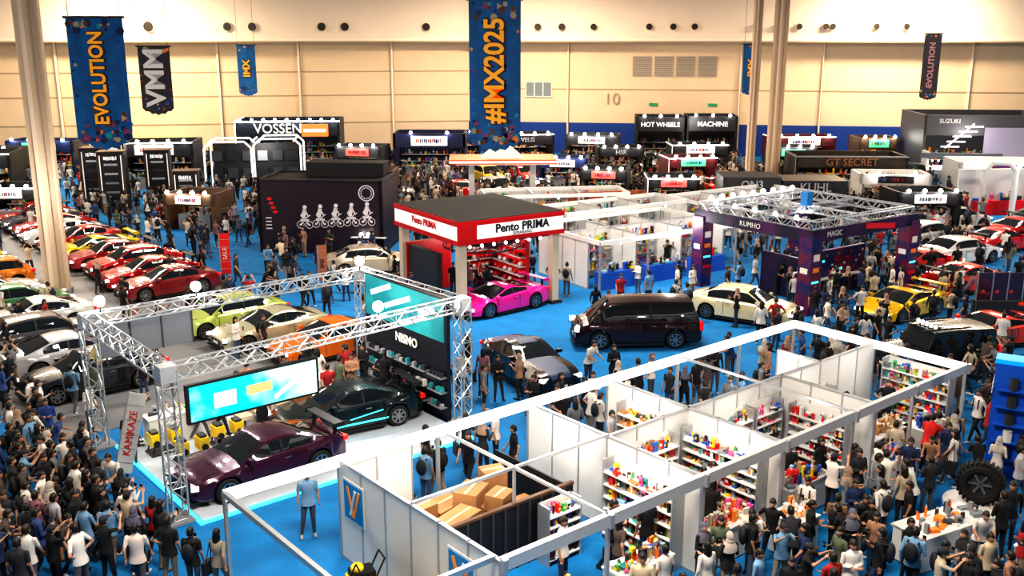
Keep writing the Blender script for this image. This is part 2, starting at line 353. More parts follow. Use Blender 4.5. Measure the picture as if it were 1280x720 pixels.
# ---------------------------------------------------------------- display helpers
def goods_on(mb,x0,x1,y0,y1,z,n,s=.14,mats=None):
    for k in range(n):
        m=random.choice(mats or goods); x,y=U(x0,x1),U(y0,y1); q=R()
        if q<.45: d=(U(.4,1.1)*s,U(.3,.8)*s,U(.8,2.2)*s); mb.box((x,y,z+d[2]/2),d,m,U(-.3,.3)); mb.box((x,y-d[1]/2-.002,z+d[2]*.55),(d[0]*.8,.004,d[2]*.3),random.choice([white,red,black,yellow]),0)
        elif q<.7: d=(U(.9,2.2)*s,U(.7,1.4)*s,U(.25,.7)*s); mb.box((x,y,z+d[2]/2),d,m,U(-.5,.5))
        elif q<.92:
            h=U(.8,1.9)*s; r=U(.2,.4)*s; mb.cyl((x,y,z),(x,y,z+h),r,m,8); mb.cyl((x,y,z+h),(x,y,z+h*1.25),r*.45,random.choice([white,black,red]),6)
        else: mb.sph((x,y,z+.35*s),.4*s,m,8,5)
def rack(name,x,y,rz,w,h,rows=6,back=white,dens=18,mats=None,depth=.4):
    mb=MB(); mb.bx(-w/2,w/2,depth-.03,depth,0,h,back)
    for s in(-1,1): mb.bx(s*w/2-.02,s*w/2+.02,0,depth,0,h,alu)
    for k in range(rows):
        z=.15+(h-.3)*k/max(1,rows-1)*.9; mb.bx(-w/2,w/2,0,depth-.03,z-.015,z+.015,white); goods_on(mb,-w/2+.08,w/2-.08,.08,depth-.1,z+.015,int(w*dens),.12,mats)
    mb.obj(name,(x,y,0),rz); cx,cy=x-math.sin(rz)*depth/2,y+math.cos(rz)*depth/2; ex(cx,cy,w/2,depth/2,rz)
def counter(name,x,y,rz,w,d,h=.9,mat=white,dens=30,mats=None):
    mb=MB(); mb.bx(-w/2,w/2,-d/2,d/2,.04,h-.04,mat); mb.bx(-w/2-.03,w/2+.03,-d/2-.03,d/2+.03,h-.04,h,white); mb.bx(-w/2+.05,w/2-.05,-d/2+.05,d/2-.05,0,.05,black)
    goods_on(mb,-w/2+.1,w/2-.1,-d/2+.08,d/2-.08,h,int(w*d*dens),.15,mats); mb.obj(name,(x,y,0),rz); ex(x,y,w/2,d/2,rz)
def panelwall(mb,p0,p1,h=2.5,z0=0,mat=None,step=1.0,thick=.05):
    (x0,y0),(x1,y1)=p0,p1; d=Vector((x1-x0,y1-y0)); L=d.length; rz=math.atan2(d.y,d.x); n=max(1,round(L/step))
    mb.box(((x0+x1)/2,(y0+y1)/2,z0+(h-z0)/2),(L,thick,h-z0),mat or white,rz)
    for i in range(n+1):
        t=i/n; mb.box((x0+d.x*t,y0+d.y*t,z0+(h-z0)/2),(.045,thick+.035,h-z0+.01),alu,rz)
    mb.box(((x0+x1)/2,(y0+y1)/2,h-.02),(L,thick+.04,.05),alu,rz); mb.box(((x0+x1)/2,(y0+y1)/2,z0+.04),(L,thick+.03,.08),alu,rz)
def rail(mb,p0,p1,z=2.5,h=.22,w=.1,mat=None):
    (x0,y0),(x1,y1)=p0,p1; d=Vector((x1-x0,y1-y0)); mb.box(((x0+x1)/2,(y0+y1)/2,z-h/2+.05),(d.length,w,h),mat or alu,math.atan2(d.y,d.x))
# ---------------------------------------------------------------- FOREGROUND shell-scheme booths
mb=MB()
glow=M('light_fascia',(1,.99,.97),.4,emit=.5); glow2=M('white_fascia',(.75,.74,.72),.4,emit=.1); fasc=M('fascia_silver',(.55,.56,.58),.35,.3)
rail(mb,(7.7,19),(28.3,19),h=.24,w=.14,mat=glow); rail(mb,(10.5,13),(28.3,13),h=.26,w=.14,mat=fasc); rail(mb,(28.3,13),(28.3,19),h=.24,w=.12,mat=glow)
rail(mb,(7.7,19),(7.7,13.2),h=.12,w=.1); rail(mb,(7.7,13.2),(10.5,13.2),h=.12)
for a in(7.7,10.5,13.3,16.3,19.3,22.3,25.3,28.3):
    for b in(13,19): mb.box((a,b,1.25),(.08,.08,2.5),alu)
    mb.box((a,12.9,2.42),(.1,.1,.3),alu)
for a in(13.3,22.3): rail(mb,(a,13),(a,19),h=.07,w=.06)
rail(mb,(10.5,16),(16.3,16),h=.07,w=.06)
panelwall(mb,(10.5,19),(10.5,13)); panelwall(mb,(16.3,19),(16.3,13)); panelwall(mb,(16.3,16),(28.3,16)); panelwall(mb,(19.3,19),(19.3,13))
panelwall(mb,(23.4,16),(23.4,13.0)); panelwall(mb,(25.3,16),(25.3,17.5)); panelwall(mb,(10.5,19),(12.5,19))
mb.box((28.3,16,1.25),(.08,.08,2.5),alu); mb.box((13.3,16,1.25),(.06,.06,2.5),alu)
mb.obj('exhibition_booth_shell',(0,0,0),TH)
for (a0,b0,a1,b1) in((10.5,13,10.5,19),(16.3,16,28.3,16),(16.3,13,16.3,19),(19.3,13,19.3,19),(23.4,13,23.4,16),(25.3,16,25.3,17.5),(11,16,15,16)):
    x,y=W((a0+a1)/2,(b0+b1)/2); ex(x,y,abs(a1-a0)/2+.05,abs(b1-b0)/2+.05,TH)
def rab(name,a,b,r,w,h,**k): x,y=W(a,b); rack(name,x,y,TH+math.radians(r),w,h,**k)
def cab_(name,a,b,w,d,r=0,**k): x,y=W(a,b); counter(name,x,y,TH+math.radians(r),w,d,**k)
mb=MB()
for (x,y,z,sx,sy,sz,r) in((.6,1.0,.4,1.0,.8,.8,.1),(.6,2.0,.5,.9,.8,1.0,.3),(1.7,1.1,.5,1.1,.8,1.0,-.1),(1.8,2.1,.55,1.0,.8,1.1,.2),(2.8,1.2,.55,.9,.8,1.1,.1),(2.9,2.1,.6,.8,.7,1.2,.1),(1.3,.9,1.15,1.3,.6,.35,.3),(2.7,1.0,1.28,.6,.5,.4,.4),(3.2,1.9,1.4,.6,.5,.45,-.3),(2.3,1.6,1.3,.8,.6,.4,.5),(.6,1.0,.97,.7,.6,.35,-.3),(.9,1.8,1.2,.8,.5,.4,.1),(3.6,1.2,.45,.6,.6,.9,0)):
    mb.box((x,y,z),(sx,sy,sz),carton,r); mb.box((x,y,z+sz/2+.003),(sx*.95,.06,.006),M('tape',(.55,.4,.22),.4),r)
x,y=W(10.9,15.9); mb.obj('cardboard_box_pile',(x,y,0),TH); x,y=W(13,17.3); ex(x,y,2.2,1.2,TH)
mb=MB(); mb.bx(10.7,15.1,15.95,16.0,0,1.6,black); mb.bx(10.7,15.1,15.92,16.03,1.6,1.66,wood); mb.bx(15.05,15.1,16,18.9,0,1.5,black)
for k in range(12): mb.bx(10.8+k*.36,10.86+k*.36,15.92,15.95,0,1.6,dark)
mb.obj('black_partition',(0,0,0),TH)
rab('wall_shelf',14.4,15.45,0,1.0,1.5,rows=5); rab('wall_shelf',17.6,15.55,0,1.7,2.1,rows=6)
rab('wall_shelf',15.85,14.6,-90,2.2,2.1); rab('wall_shelf',18.85,14.6,-90,2.4,2.1,rows=7,dens=20)
rab('wall_shelf',18.85,17.3,-90,1.8,2.1,rows=6,mats=[tan,carton,yellow,orange,white,dark]); rab('wall_shelf',28.2,14.5,-90,2.2,2.1,dens=16)
rab('wall_shelf',20.6,15.55,0,1.9,2.0); rab('wall_shelf',22.95,14.5,-90,1.8,1.9,mats=[black,white,grey,red])
rab('wall_shelf',17.6,16.45,180,2.0,2.0,dens=8); rab('wall_shelf',24.8,15.5,0,1.4,1.8); rab('wall_shelf',22.3,15.55,0,1.2,2.0)
cab_('display_counter',12.0,13.4,1.8,.6,dens=50); cab_('display_counter',14.6,13.3,1.6,.6,dens=50); cab_('display_counter',17.5,13.3,1.6,.7,dens=50,mats=[red,cream,tan,orange,white,pink]); cab_('display_counter',18.9,12.3,.8,.8,h=1.0,dens=40,mats=[cream,white,orange]); cab_('display_counter',20.9,13.5,1.8,.6,dens=40)
cab_('display_counter',25.5,14.0,2.0,.8,mat=wood,dens=18,mats=[carton,carton,cream]); cab_('display_counter',24.2,12.8,1.6,.6); cab_('display_counter',27,13.4,1.4,.6)
cab_('display_counter',21.2,18.2,2.4,.7,dens=36); cab_('display_counter',21.3,16.6,2.6,.6,dens=36); cab_('display_counter',23.9,17.7,1.6,.6,mats=[carton,cream,white,red]); cab_('display_counter',26.8,17.9,2.0,.6); cab_('display_counter',17.6,18.3,1.6,.6,dens=28,mats=[white,grey,dark,red])
cab_('display_counter',9.3,15.3,1.8,.7,h=.8,dens=34); cab_('display_counter',9.6,13.8,1.2,.6,h=.85,dens=40,mats=[white,yellow,black,red])
for (a,b,w_) in((26.4,15.2,1.5),(24.6,14.9,.9)):
    mb=MB(); mb.bx(-w_/2,w_/2,-.3,.3,.72,.76,wood)
    for i in(-1,1):
        for j in(-1,1): mb.bx(i*(w_/2-.05)-.02,i*(w_/2-.05)+.02,j*.25-.02,j*.25+.02,0,.72,black)
    mb.box((.2,0,.92),(.5,.4,.32),carton,.3); mb.box((-.3,.05,.88),(.35,.35,.24),carton,-.2); x,y=W(a,b); mb.obj('work_table',(x,y,0),TH); ex(x,y,w_/2,.35,TH)
mb=MB(); mb.box((0,0,.55),(.6,.5,.7),yellow); mb.box((0,0,.95),(.5,.4,.2),black); mb.cyl((-.3,-.3,.18),(-.3,.3,.18),.18,tyre,14); mb.cyl((.3,-.3,.18),(.3,.3,.18),.18,tyre,14); mb.cyl((.25,-.2,.9),(.45,-.2,1.3),.02,black); mb.cyl((.25,.2,.9),(.45,.2,1.3),.02,black); mb.cyl((.45,-.2,1.3),(.45,.2,1.3),.02,black); mb.sph((-.1,0,1.1),(.15,.15,.12),yellow)
wm=mb.mesh('washer_machine')
for a,b in((9.6,16.6),(8.9,16.4),(9.9,14.6)): x,y=W(a,b); place(wm,'yellow_machine',(x,y,0),TH+U(-.4,.4)); ex(x,y,.4,.4)
mb=MB(); pb=M('poster_blue',(.0,.22,.5),.5)
for b in(18.3,14.2):
    mb.bx(10.44,10.465,b-.45,b+.45,1.15,2.15,white); mb.bx(10.43,10.45,b-.4,b+.4,1.2,2.1,pb)
    for s in(-.15,.12): mb.box((10.425,b+s,1.65),(.02,.09,.75),M('poster_orange',(.85,.3,.05),.5),mt=Matrix.Rotation(.35 if s<0 else -.35,3,'X'))
    mb.box((10.42,b,1.65),(.02,.08,.7),white,mt=Matrix.Rotation(.35,3,'X'))
mb.obj('wall_poster',(0,0,0),TH)
slab('booth_floor',16.4,28.2,16.1,19,.012,M('booth_carpet_grey',(.10,.11,.14),.9,noise=.2))
# ---------------------------------------------------------------- FRONT-LEFT truss booth
slab('display_platform',8.6,17.2,22.7,29.0,.09,M('platform_white',(.55,.61,.68),.25,noise=.05))
mb=MB(); mb.bx(8.5,17.2,22.62,22.7,.0,.07,cyan); mb.bx(8.5,8.58,22.6,29,.0,.07,cyan); mb.obj('led_strip',(0,0,0),TH)
mb=MB(); z=3.95
cs=[(8.2,23.3),(17.75,23.9),(17.5,29.4),(8.2,29.4)]
for i in range(4):
    a=cs[i];b=cs[(i+1)%4]; mb.truss((a[0],a[1],z),(b[0],b[1],z),.36)
for c in cs: mb.truss((c[0],c[1],.05),(c[0],c[1],z+.1),.4); mb.box((c[0],c[1],.03),(.8,.8,.06),grey); mb.box((c[0],c[1],z),(.42,.42,.42),alu)
for c in((8.6,29.4),(11.5,29.35),(14.6,23.7),(17.3,29.2)):
    mb.cyl((c[0],c[1],z+.15),(c[0],c[1],z+.45),.03,black); mb.sph((c[0],c[1],z+.5),.16,lampb)
mb.obj('stage_truss_frame',(0,0,0),TH)
for c in cs: x,y=W(*c); ex(x,y,.4,.4)
scr=M('led_screen_a',(.0,.5,.6),.4,emit=.9,c2=(.5,.9,.85),ns=.8)
mb=MB(); mb.bx(8.6,12.3,23.16,23.28,2.5,3.55,black); mb.bx(8.68,12.22,23.13,23.16,2.57,3.48,scr); mb.bx(10.2,10.9,23.12,23.13,2.95,3.2,M('scr_orange',(.9,.35,.15),.5,emit=.8)); mb.bx(9.3,9.9,23.12,23.13,2.8,3.2,M('scr_white',(.9,.95,.95),.5,emit=.9)); mb.box((11.5,23.12,3.0),(1.2,.01,.12),M('scr_white',(1,1,1)),mt=Matrix.Rotation(-.5,3,'Y')); o=mb.obj('led_screen',(0,0,0),TH)
mb=MB(); mb.bx(8.5,11.4,29.65,29.75,2.6,3.75,M('screen_back_grey',(.13,.14,.16),.5))
for k in range(4): mb.bx(8.5+k*.96,8.54+k*.96,29.61,29.65,2.6,3.75,dark)
mb.obj('screen_back_panel',(0,0,0),TH)
mb=MB(); mb.bx(17.35,17.5,24.2,29.0,2.6,4.1,black); mb.bx(17.31,17.35,24.3,28.9,2.66,4.04,M('led_screen_b',(.005,.14,.16),.4,emit=.9,c2=(.02,.22,.23),ns=1.0))
sw=M('swoosh_white',(.9,.95,.95),.5,emit=1.1)
for b0,z0,l,r in((27.9,3.7,1.3,.35),(26.9,3.45,1.6,.35),(26.0,3.05,1.6,.35),(25.2,3.5,.9,.35)): mb.box((17.3,b0,z0),(.02,l,.17),sw,mt=Matrix.Rotation(-r,3,'X'))
mb.bx(17.35,17.5,24.2,29,0,2.6,M('booth_blackblue',(.008,.012,.02),.4))
for k in range(5):
    b=24.6+k*.95
    for z in(.5,1.0,1.5): mb.bx(17.1,17.35,b-.4,b+.4,z,z+.03,grey)
    for z in(.53,1.03,1.53):
        for j in range(4): d=U(.08,.18); mb.box((17.22,b-.28+j*.19,z+d/2),(.12,d*.8,d),random.choice([white,grey,dark,teal,dark,silver,dark]))
wallo=mb.obj('product_display_wall',(0,0,0),TH)
text('NISMO',.42,white,(17.3,26.4,2.25),-math.pi/2,0,wallo,bold=.015,name='sign_lettering')
x,y=W(17.4,26.6); ex(x,y,.3,2.5,TH)
cab_('reception_counter',14.0,28.3,3.2,.7,h=1.0,dens=8); cab_('reception_counter',10.5,28.5,2.4,.6,h=.9,dens=10)
rab('tool_cabinet',18.0,27,90,2.2,1.8,back=dark,mats=[dark,grey,red,white],dens=8)
mb=MB(); mb.bx(-.5,.5,-.3,.3,.0,.05,dark)
for s in(-1,1):
    mb.box((s*.3,0,.45),(.3,.4,.35),yellow); mb.cyl((s*.3,-.25,.35),(s*.3,.25,.35),.1,black); mb.box((s*.3,0,.66),(.2,.3,.08),dark)
    for k in(-1,1): mb.cyl((s*.45,k*.25,0),(s*.3,k*.15,.5),.02,black)
em=mb.mesh('engine_stand')
for a,b in((9.9,26.5),(11.2,27.0),(9.5,27.6)): x,y=W(a,b); place(em,'engine_display_stand',(x,y,.09),TH); ex(x,y,.6,.4,TH)
mb=MB()
for s in(-.3,.3):
    mb.box((s,0,.45),(.45,.45,.12),cream); mb.box((s,.2,.85),(.42,.1,.75),cream if s<0 else orange); mb.box((s,.2,1.28),(.24,.09,.18),cream); mb.cyl((s,0,0),(s,0,.4),.05,dark)
bm_=mb.mesh('bucket_seats')
for a,b in((12.3,27.6),(13.6,27.4)): x,y=W(a,b); place(bm_,'bucket_seat_pair',(x,y,.09),TH); ex(x,y,.6,.35,TH)
def flag(x,y,rz,w,h,z0,mat,txt=None,tm=None,lean=0,name='flag_banner'):
    mb=MB(); mb.cyl((-w/2,0,0),(-w/2,0,z0+h),.025,alu); mb.bx(-w/2,w/2,-.01,.01,z0,z0+h,mat); mb.box((0,0,.02),(.5,.5,.04),dark)
    for k in range(5): mb.bx(-w/2+.03,w/2-.03,-.014,.014,z0+h*(.12+.18*k),z0+h*(.13+.18*k),alu)
    o=mb.obj(name,(x,y,0),rz); ex(x,y,.3,.3)
    if lean: o.rotation_euler=(0,lean,rz)
    if txt: text(txt,w*.6,tm,(0,-.02,z0+h/2),0,math.pi/2,o,name='flag_lettering')
flag(-10.7,24.9,.3,.45,2.3,.5,white,'KAMIKAZE',red,lean=.25); flag(-14.9,32.0,.3,.45,2.0,.4,yellow,'GAS',black,lean=.5)
flag(-14.5,49.0,.1,.5,2.1,.3,red,'SALE',white); flag(-9.3,47.5,.1,.45,1.8,.3,M('flag_photo',(.35,.12,.05),.6),'IMX',black)
# ---------------------------------------------------------------- motorcycle graphic booth
pur=M('booth_plum',(.020,.010,.020),.45,noise=.3,ns=.6)
mb=MB(); mb.bx(0,7.2,0,.2,.0,4.2,pur); mb.bx(0,.2,0,4,0,4.2,pur); mb.bx(7.0,7.2,0,4,0,4.2,pur); mb.bx(0,7.2,3.8,4,0,4.2,black); mb.bx(0,7.2,0,4,4.05,4.1,black); mb.bx(2.2,6.8,2.2,3.8,4.1,4.9,black)
ln=M('line_white',(.6,.56,.6),.5)
for i in range(5):
    cx=2.7+i*.9; cz=2.15+.06*i
    for s,rr in((-.25,.2),(.25,.2)):
        for k in range(14):
            t=2*math.pi*k/14; mb.box((cx+s+rr*math.cos(t),-.01,cz-.5+rr*math.sin(t)),(.03,.02,.09),ln,mt=Matrix.Rotation(-t,3,'Y'))
        mb.cyl((cx+s,.0,cz-.5),(cx+s,-.02,cz-.5),.07,ln,8)
    mb.box((cx,-.01,cz-.25),(.5,.02,.13),ln); mb.box((cx+.22,-.01,cz-.02),(.28,.02,.05),ln,mt=Matrix.Rotation(-.6,3,'Y'))
    mb.box((cx-.03,-.01,cz+.12),(.22,.02,.5),ln,mt=Matrix.Rotation(.2,3,'Y')); mb.cyl((cx+.03,0,cz+.5),(cx+.03,-.02,cz+.5),.12,ln,10)
    for s in(-1,1): mb.box((cx+.13*s,-.01,cz+.15),(.07,.02,.38),ln,mt=Matrix.Rotation(-s*.5,3,'Y')); mb.box((cx+.12*s,-.01,cz-.3),(.07,.02,.4),ln,mt=Matrix.Rotation(-s*.35,3,'Y'))
for k in range(16):
    t=2*math.pi*k/16; mb.box((6.3+.42*math.cos(t),-.01,3.5+.42*math.sin(t)),(.06,.02,.17),ln,mt=Matrix.Rotation(-t,3,'Y')); mb.box((6.3+.3*math.cos(t),-.01,3.5+.3*math.sin(t)),(.04,.02,.1),ln,mt=Matrix.Rotation(-t+.6,3,'Y'))
for k in range(4): mb.box((.7+.1*k,-.01,3.1-.25*k),(.25,.02,.14),red); mb.box((.6,-.01,1.4+.2*k),(.35,.02,.06),ln)
mb.bx(5.4,7.4,-.35,-.1,1.0,1.05,white); mb.sph((6.0,-.25,1.2),.12,lampw); mb.sph((6.4,-.25,1.2),.12,lampw)
mb.obj('motorcycle_booth',(-14.4,55.6,0),math.radians(-6)); ex(-10.8,57.4,3.9,2.4,math.radians(-6))
# ---------------------------------------------------------------- red/white canopy booth
c0=math.radians(33); ox,oy=-2.2,41.9
redm=M('canopy_red',(.6,.008,.012),.35); litw=M('fascia_lit',(.88,.88,.86),.5,emit=.4)
mb=MB(); A,B=4.9,5.4
for (x,y) in((0,0),(A,0),(0,B),(A,B)): mb.bx(x-.18,x+.18,y-.18,y+.18,0,3.3,cream); mb.bx(x-.3,x+.3,y-.3,y+.3,0,.15,dark)
mb.bx(-.35,A+.35,-.35,B+.35,3.3,3.5,redm); mb.bx(-.31,A+.31,-.31,B+.31,3.5,4.12,litw); mb.bx(-.35,A+.35,-.35,B+.35,4.12,4.32,redm); mb.bx(-.3,A+.3,-.3,B+.3,4.32,4.36,black)
mb.loft([[Vector((-.28,-.28,4.36)),Vector((A+.28,-.28,4.36)),Vector((A+.28,B+.28,4.36)),Vector((-.28,B+.28,4.36))],[Vector((1.8,2.0,4.75)),Vector((A-1.8,2.0,4.75)),Vector((A-1.8,B-2,4.75)),Vector((1.8,B-2,4.75))]],M('roof_black',(.003,.003,.003),.9))
mb.bx(.1,A-.1,.1,B-.1,3.15,3.3,black); mb.bx(-.36,.6,-.36,-.3,3.5,4.12,redm)
for k in range(7): mb.sph((.5+k*.62,.1,3.1),.07,lampw)
for k in range(24):
    t=2*math.pi*k/24;t2=2*math.pi*(k+1)/24
    for z,rr in((2.9,1.8),(2.6,1.8),(2.9,1.5)): mb.cyl((A/2+rr*math.cos(t),B/2-.4+rr*math.sin(t),z),(A/2+rr*math.cos(t2),B/2-.4+rr*math.sin(t2),z),.035,dark,5)
    mb.cyl((A/2+1.8*math.cos(t),B/2-.4+1.8*math.sin(t),2.6),(A/2+1.8*math.cos(t2),B/2-.4+1.8*math.sin(t2),2.9),.02,dark,4)
mb.bx(A-1.9,A+.2,B-.3,B,0,2.6,redm); mb.bx(A-.1,A+.15,2.2,B,0,2.6,redm); mb.bx(0,2.4,B-.25,B,0,2.5,redm); mb.bx(.1,.4,B-3,B,0,2.4,dark)
for k in range(5):
    for j in range(7): mb.sph((A-.25,2.4+j*.45,.5+k*.45),.11,random.choice([redm,white,black,redm])); mb.sph((A-1.8+j*.25,B-.45,.5+k*.45),.10,random.choice([white,white,black,redm]))
    mb.bx(A-.4,A,2.2,B,.35+k*.45,.38+k*.45,white); mb.bx(A-1.9,A,B-.6,B-.3,.35+k*.45,.38+k*.45,white)
can=mb.obj('canopy_booth',(ox,oy,0),c0)
text('Pento PRIMA',.52,black,(A/2+.5,-.37,3.87),0,0,can,bold=.014,name='sign_lettering'); text('SEMARANG',.2,black,(A/2+.5,-.37,3.59),0,0,can,name='sign_lettering')
text('Pento PRIMA',.42,redm,(-.37,B/2,3.87),-math.pi/2,0,can,bold=.012,name='sign_lettering')
for (x,y) in((0,0),(A,0),(0,B),(A,B)): ex(ox+x*math.cos(c0)-y*math.sin(c0),oy+x*math.sin(c0)+y*math.cos(c0),.4,.4)
ex(-1.0,40.8,2.2,1.9)
# ---------------------------------------------------------------- right truss arena
c1=math.radians(35); ox,oy=13.1,42.6; A,B=7.2,6.5
def loc2(ox,oy,r,x,y): return ox+x*math.cos(r)-y*math.sin(r),oy+x*math.sin(r)+y*math.cos(r)
prt=M('print_mixed',(.008,.015,.10),.45,c2=(.14,.01,.04),ns=1.6); prt2=M('print_dark',(.006,.008,.025),.45,c2=(.05,.01,.06),ns=1.2)
mb=MB()
for (x,y) in((0,0),(A,0),(0,B),(A,B)):
    mb.box((x,y,1.75),(.7,.7,3.5),prt); mb.box((x,y-.36,2.6),(.4,.02,.3),white); mb.box((x,y-.36,1.0),(.5,.02,.15),redm); mb.box((x-.36,y,2.0),(.02,.4,.25),white); mb.box((x,y-.36,1.5),(.45,.02,.08),cyan); mb.box((x,y-.36,2.05),(.4,.02,.2),orange)
for p,q in(((0,0),(A,0)),((A,0),(A,B)),((A,B),(0,B)),((0,B),(0,0))): mb.truss((p[0],p[1],3.95),(q[0],q[1],3.95),.4,r=.035)
mb.box((A/2,-.25,3.55),(A+.6,.08,.55),prt2); mb.box((-.25,B/2,3.55),(.08,B+.6,.55),prt2); mb.box((A/2+.9,-.3,3.55),(2.2,.04,.25),redm,mt=Matrix.Rotation(.1,3,'Y'))
mb.truss((A/2,0,3.95),(A/2,B,3.95),.3); mb.truss((0,B/2,3.95),(A,B/2,3.95),.3)
mb.box((A/2,B/2,4.4),(.4,.4,.7),M('cube_blue',(.02,.2,.5),.5))
for k in range(9): mb.sph((.6+k*.75,B+.1,4.3),.12,lampb if k%2 else lampw)
for k in range(5): mb.sph((-.1,.8+k*1.2,4.25),.1,lampw)
mb.bx(1.5,6.2,1.6,1.8,0,2.2,prt); mb.bx(1.5,1.7,1.6,4,0,2.0,prt2); mb.bx(1.4,6.3,1.2,1.5,.9,.95,white)
for k in range(20): mb.box((1.7+k*.225,1.58,1.2+.25*(k%4)),(.14,.02,.1),random.choice([white,grey,cyan,redm,orange,lblue]))
ar=mb.obj('truss_arena_booth',(ox,oy,0),c1)
text('KUMHO',.34,white,(-.32,B/2,3.55),-math.pi/2,0,ar,name='sign_lettering'); text('MAGIC',.34,white,(1.2,-.31,3.55),0,0,ar,name='sign_lettering')
for (x,y) in((0,0),(A,0),(0,B),(A,B)): ex(*loc2(ox,oy,c1,x,y),.5,.5,c1)
ex(*loc2(ox,oy,c1,3.9,1.7),2.4,.3,c1)
# ---------------------------------------------------------------- generic white shell block
def shellblock(x,y,rz,nx,ny,m=3,h=2.5):
    mb=MB(); X=nx*m;Y=ny*m
    for i in range(nx+1):
        for j in range(ny+1): mb.box((i*m,j*m,h/2),(.08,.08,h),alu)
    for j in(0,ny): rail(mb,(0,j*m),(X,j*m),z=h,h=.22,w=.1,mat=glow2)
    for i in(0,nx): rail(mb,(i*m,0),(i*m,Y),z=h,h=.22,w=.1,mat=white)
    jm=ny//2 if ny>1 else ny
    panelwall(mb,(0,jm*m),(X,jm*m),h=h)
    for i in range(nx+1): panelwall(mb,(i*m,jm*m-m*.7),(i*m,min(Y,jm*m+m*.7)),h=h)
    for i in range(nx):
        for k in range(4):
            z=.4+k*.5; mb.bx(i*m+.3,i*m+m-.3,jm*m-.4,jm*m-.06,z,z+.03,grey); goods_on(mb,i*m+.4,i*m+m-.4,jm*m-.32,jm*m-.15,z+.03,20,.18)
        mb.bx(i*m+.4,i*m+m-.4,.3,.9,0,.85,random.choice([white,dark,bluep])); goods_on(mb,i*m+.5,i*m+m-.5,.4,.8,.85,22,.2)
        mb.sph((i*m+m/2,.3,h-.25),.06,lampb)
    mb.obj('exhibition_booth_shell',(x,y,0),rz); cx,cy=loc2(x,y,rz,X/2,jm*m-.15); ex(cx,cy,X/2,.45,rz); cx,cy=loc2(x,y,rz,X/2,.6); ex(cx,cy,X/2,.35,rz)
shellblock(4.2,46.2,c0,3,2); shellblock(3.0,54,c0,3,1); shellblock(-1.5,60,math.radians(10),3,1); shellblock(11,58,c0,3,1)
# ---------------------------------------------------------------- generic solid booth
def glyphs(mb,x0,x1,y,z0,z1,mats):
    x=x0
    while x<x1:
        w=U(.12,.35)*(z1-z0); g=random.choice(mats)
        mb.bx(x,x+w,y-.02,y,z0+U(0,.2)*(z1-z0),z1-U(0,.2)*(z1-z0),g); x+=w+U(.08,.2)*(z1-z0)
def solid(name,x,y,rz,w,d,h,mat,txt=None,tm=None,ts=.6,strip=None,lamps=0,open_=True,screen=None):
    mb=MB()
    if open_:
        mb.bx(0,w,d-.15,d,0,h,mat); mb.bx(0,.2,0,d,0,h,mat); mb.bx(w-.2,w,0,d,0,h,mat); mb.bx(0,w,0,.25,h*.7,h,mat)
        mb.bx(.6,w-.6,.6,1.3,0,1.0,grey)
        for k in range(3): mb.bx(.3,w-.3,d-.5,d-.15,.5+.6*k,.54+.6*k,white); goods_on(mb,.4,w-.4,d-.45,d-.2,.54+.6*k,int(w*4),.22)
        goods_on(mb,.7,w-.7,.7,1.2,1.0,int(w*4),.22)
    else:
        mb.bx(0,w,0,d,0,h,mat)
        for k in range(int(w/1.2)): mb.bx(.2+k*1.2,.24+k*1.2,-.02,0,0,h,black)
    if strip: mb.bx(-.02,w+.02,-.04,0,h-.10,h,strip); mb.bx(-.04,0,0,d,h-.10,h,strip); mb.bx(-.03,.03,-.05,0,0,h,strip)
    if screen: mb.bx(w*.25,w*.75,-.06,-.01,h*.74,h*.95,screen); glyphs(mb,w*.32,w*.66,-.06,h*.79,h*.90,[black,redm,bluep,black])
    elif not txt and open_: glyphs(mb,w*.2,w*.75,-.0,h*.78,h*.90,[litw,litw,silver])
    for k in range(lamps): mb.sph(((k+.5)*w/lamps,-.2,h+.12),.13,lampb)
    o=mb.obj(name,(x,y,0),rz); cx,cy=loc2(x,y,rz,w/2,d/2); ex(cx,cy,w/2,d/2,rz)
    if txt: text(txt,ts,tm or white,(w/2,-.09,h*.84),0,0,o,ext=.02,bold=.01,name='sign_lettering')
    return o
def tower_mesh(h):
    mb=MB(); mb.bx(0,1.6,0,1.2,0,h,black); mb.bx(-.1,1.7,-.08,1.28,h,h+.08,wood); mb.bx(-.1,0,-.1,0,0,h,wood); mb.bx(1.6,1.7,-.1,0,0,h,wood)
    for k in range(5): mb.box((.8,-.03,.8+k*(h-1)/5),(.9,.04,.14),random.choice([dark,grey,silver,dark]))
    mb.bx(.06,.12,-.04,0,.3,h-.2,litw); mb.bx(1.48,1.54,-.04,0,.3,h-.2,litw); glyphs(mb,.35,1.2,0,h-.55,h-.25,[litw])
    return mb
for x,y,h in((-30.4,70,4.3),(-28.6,68.6,4.2),(-26.4,71.5,4.0),(-23.4,68.3,2.9),(-31,75,4.2)):
    tower_mesh(h).obj('display_tower',(x,y,0),.15); ex(x+.8,y+.6,1,.8)
solid('black_display_booth',-31.5,79,.1,6,4,3.8,black,strip=litw,lamps=5,screen=litw)
solid('yellow_lit_booth',-37,90.5,.05,6.2,4,3.2,M('yellow_lit',(1,.75,.15),.5,emit=1.5),'MOTUL',red,.9)
solid('black_display_booth',-44,72,.2,7,4,3.6,black,None,lamps=5,strip=litw)
mb=MB()
def archframe(mb,x0,x1,y,h,r=.12,mat=None):
    mat=mat or litw; mb.cyl((x0,y,0),(x0,y,h-.5),r,mat,8); mb.cyl((x1,y,0),(x1,y,h-.5),r,mat,8); mb.cyl((x0+.5,y,h),(x1-.5,y,h),r,mat,8); mb.cyl((x0,y,h-.5),(x0+.5,y,h),r,mat,8); mb.cyl((x1,y,h-.5),(x1-.5,y,h),r,mat,8)
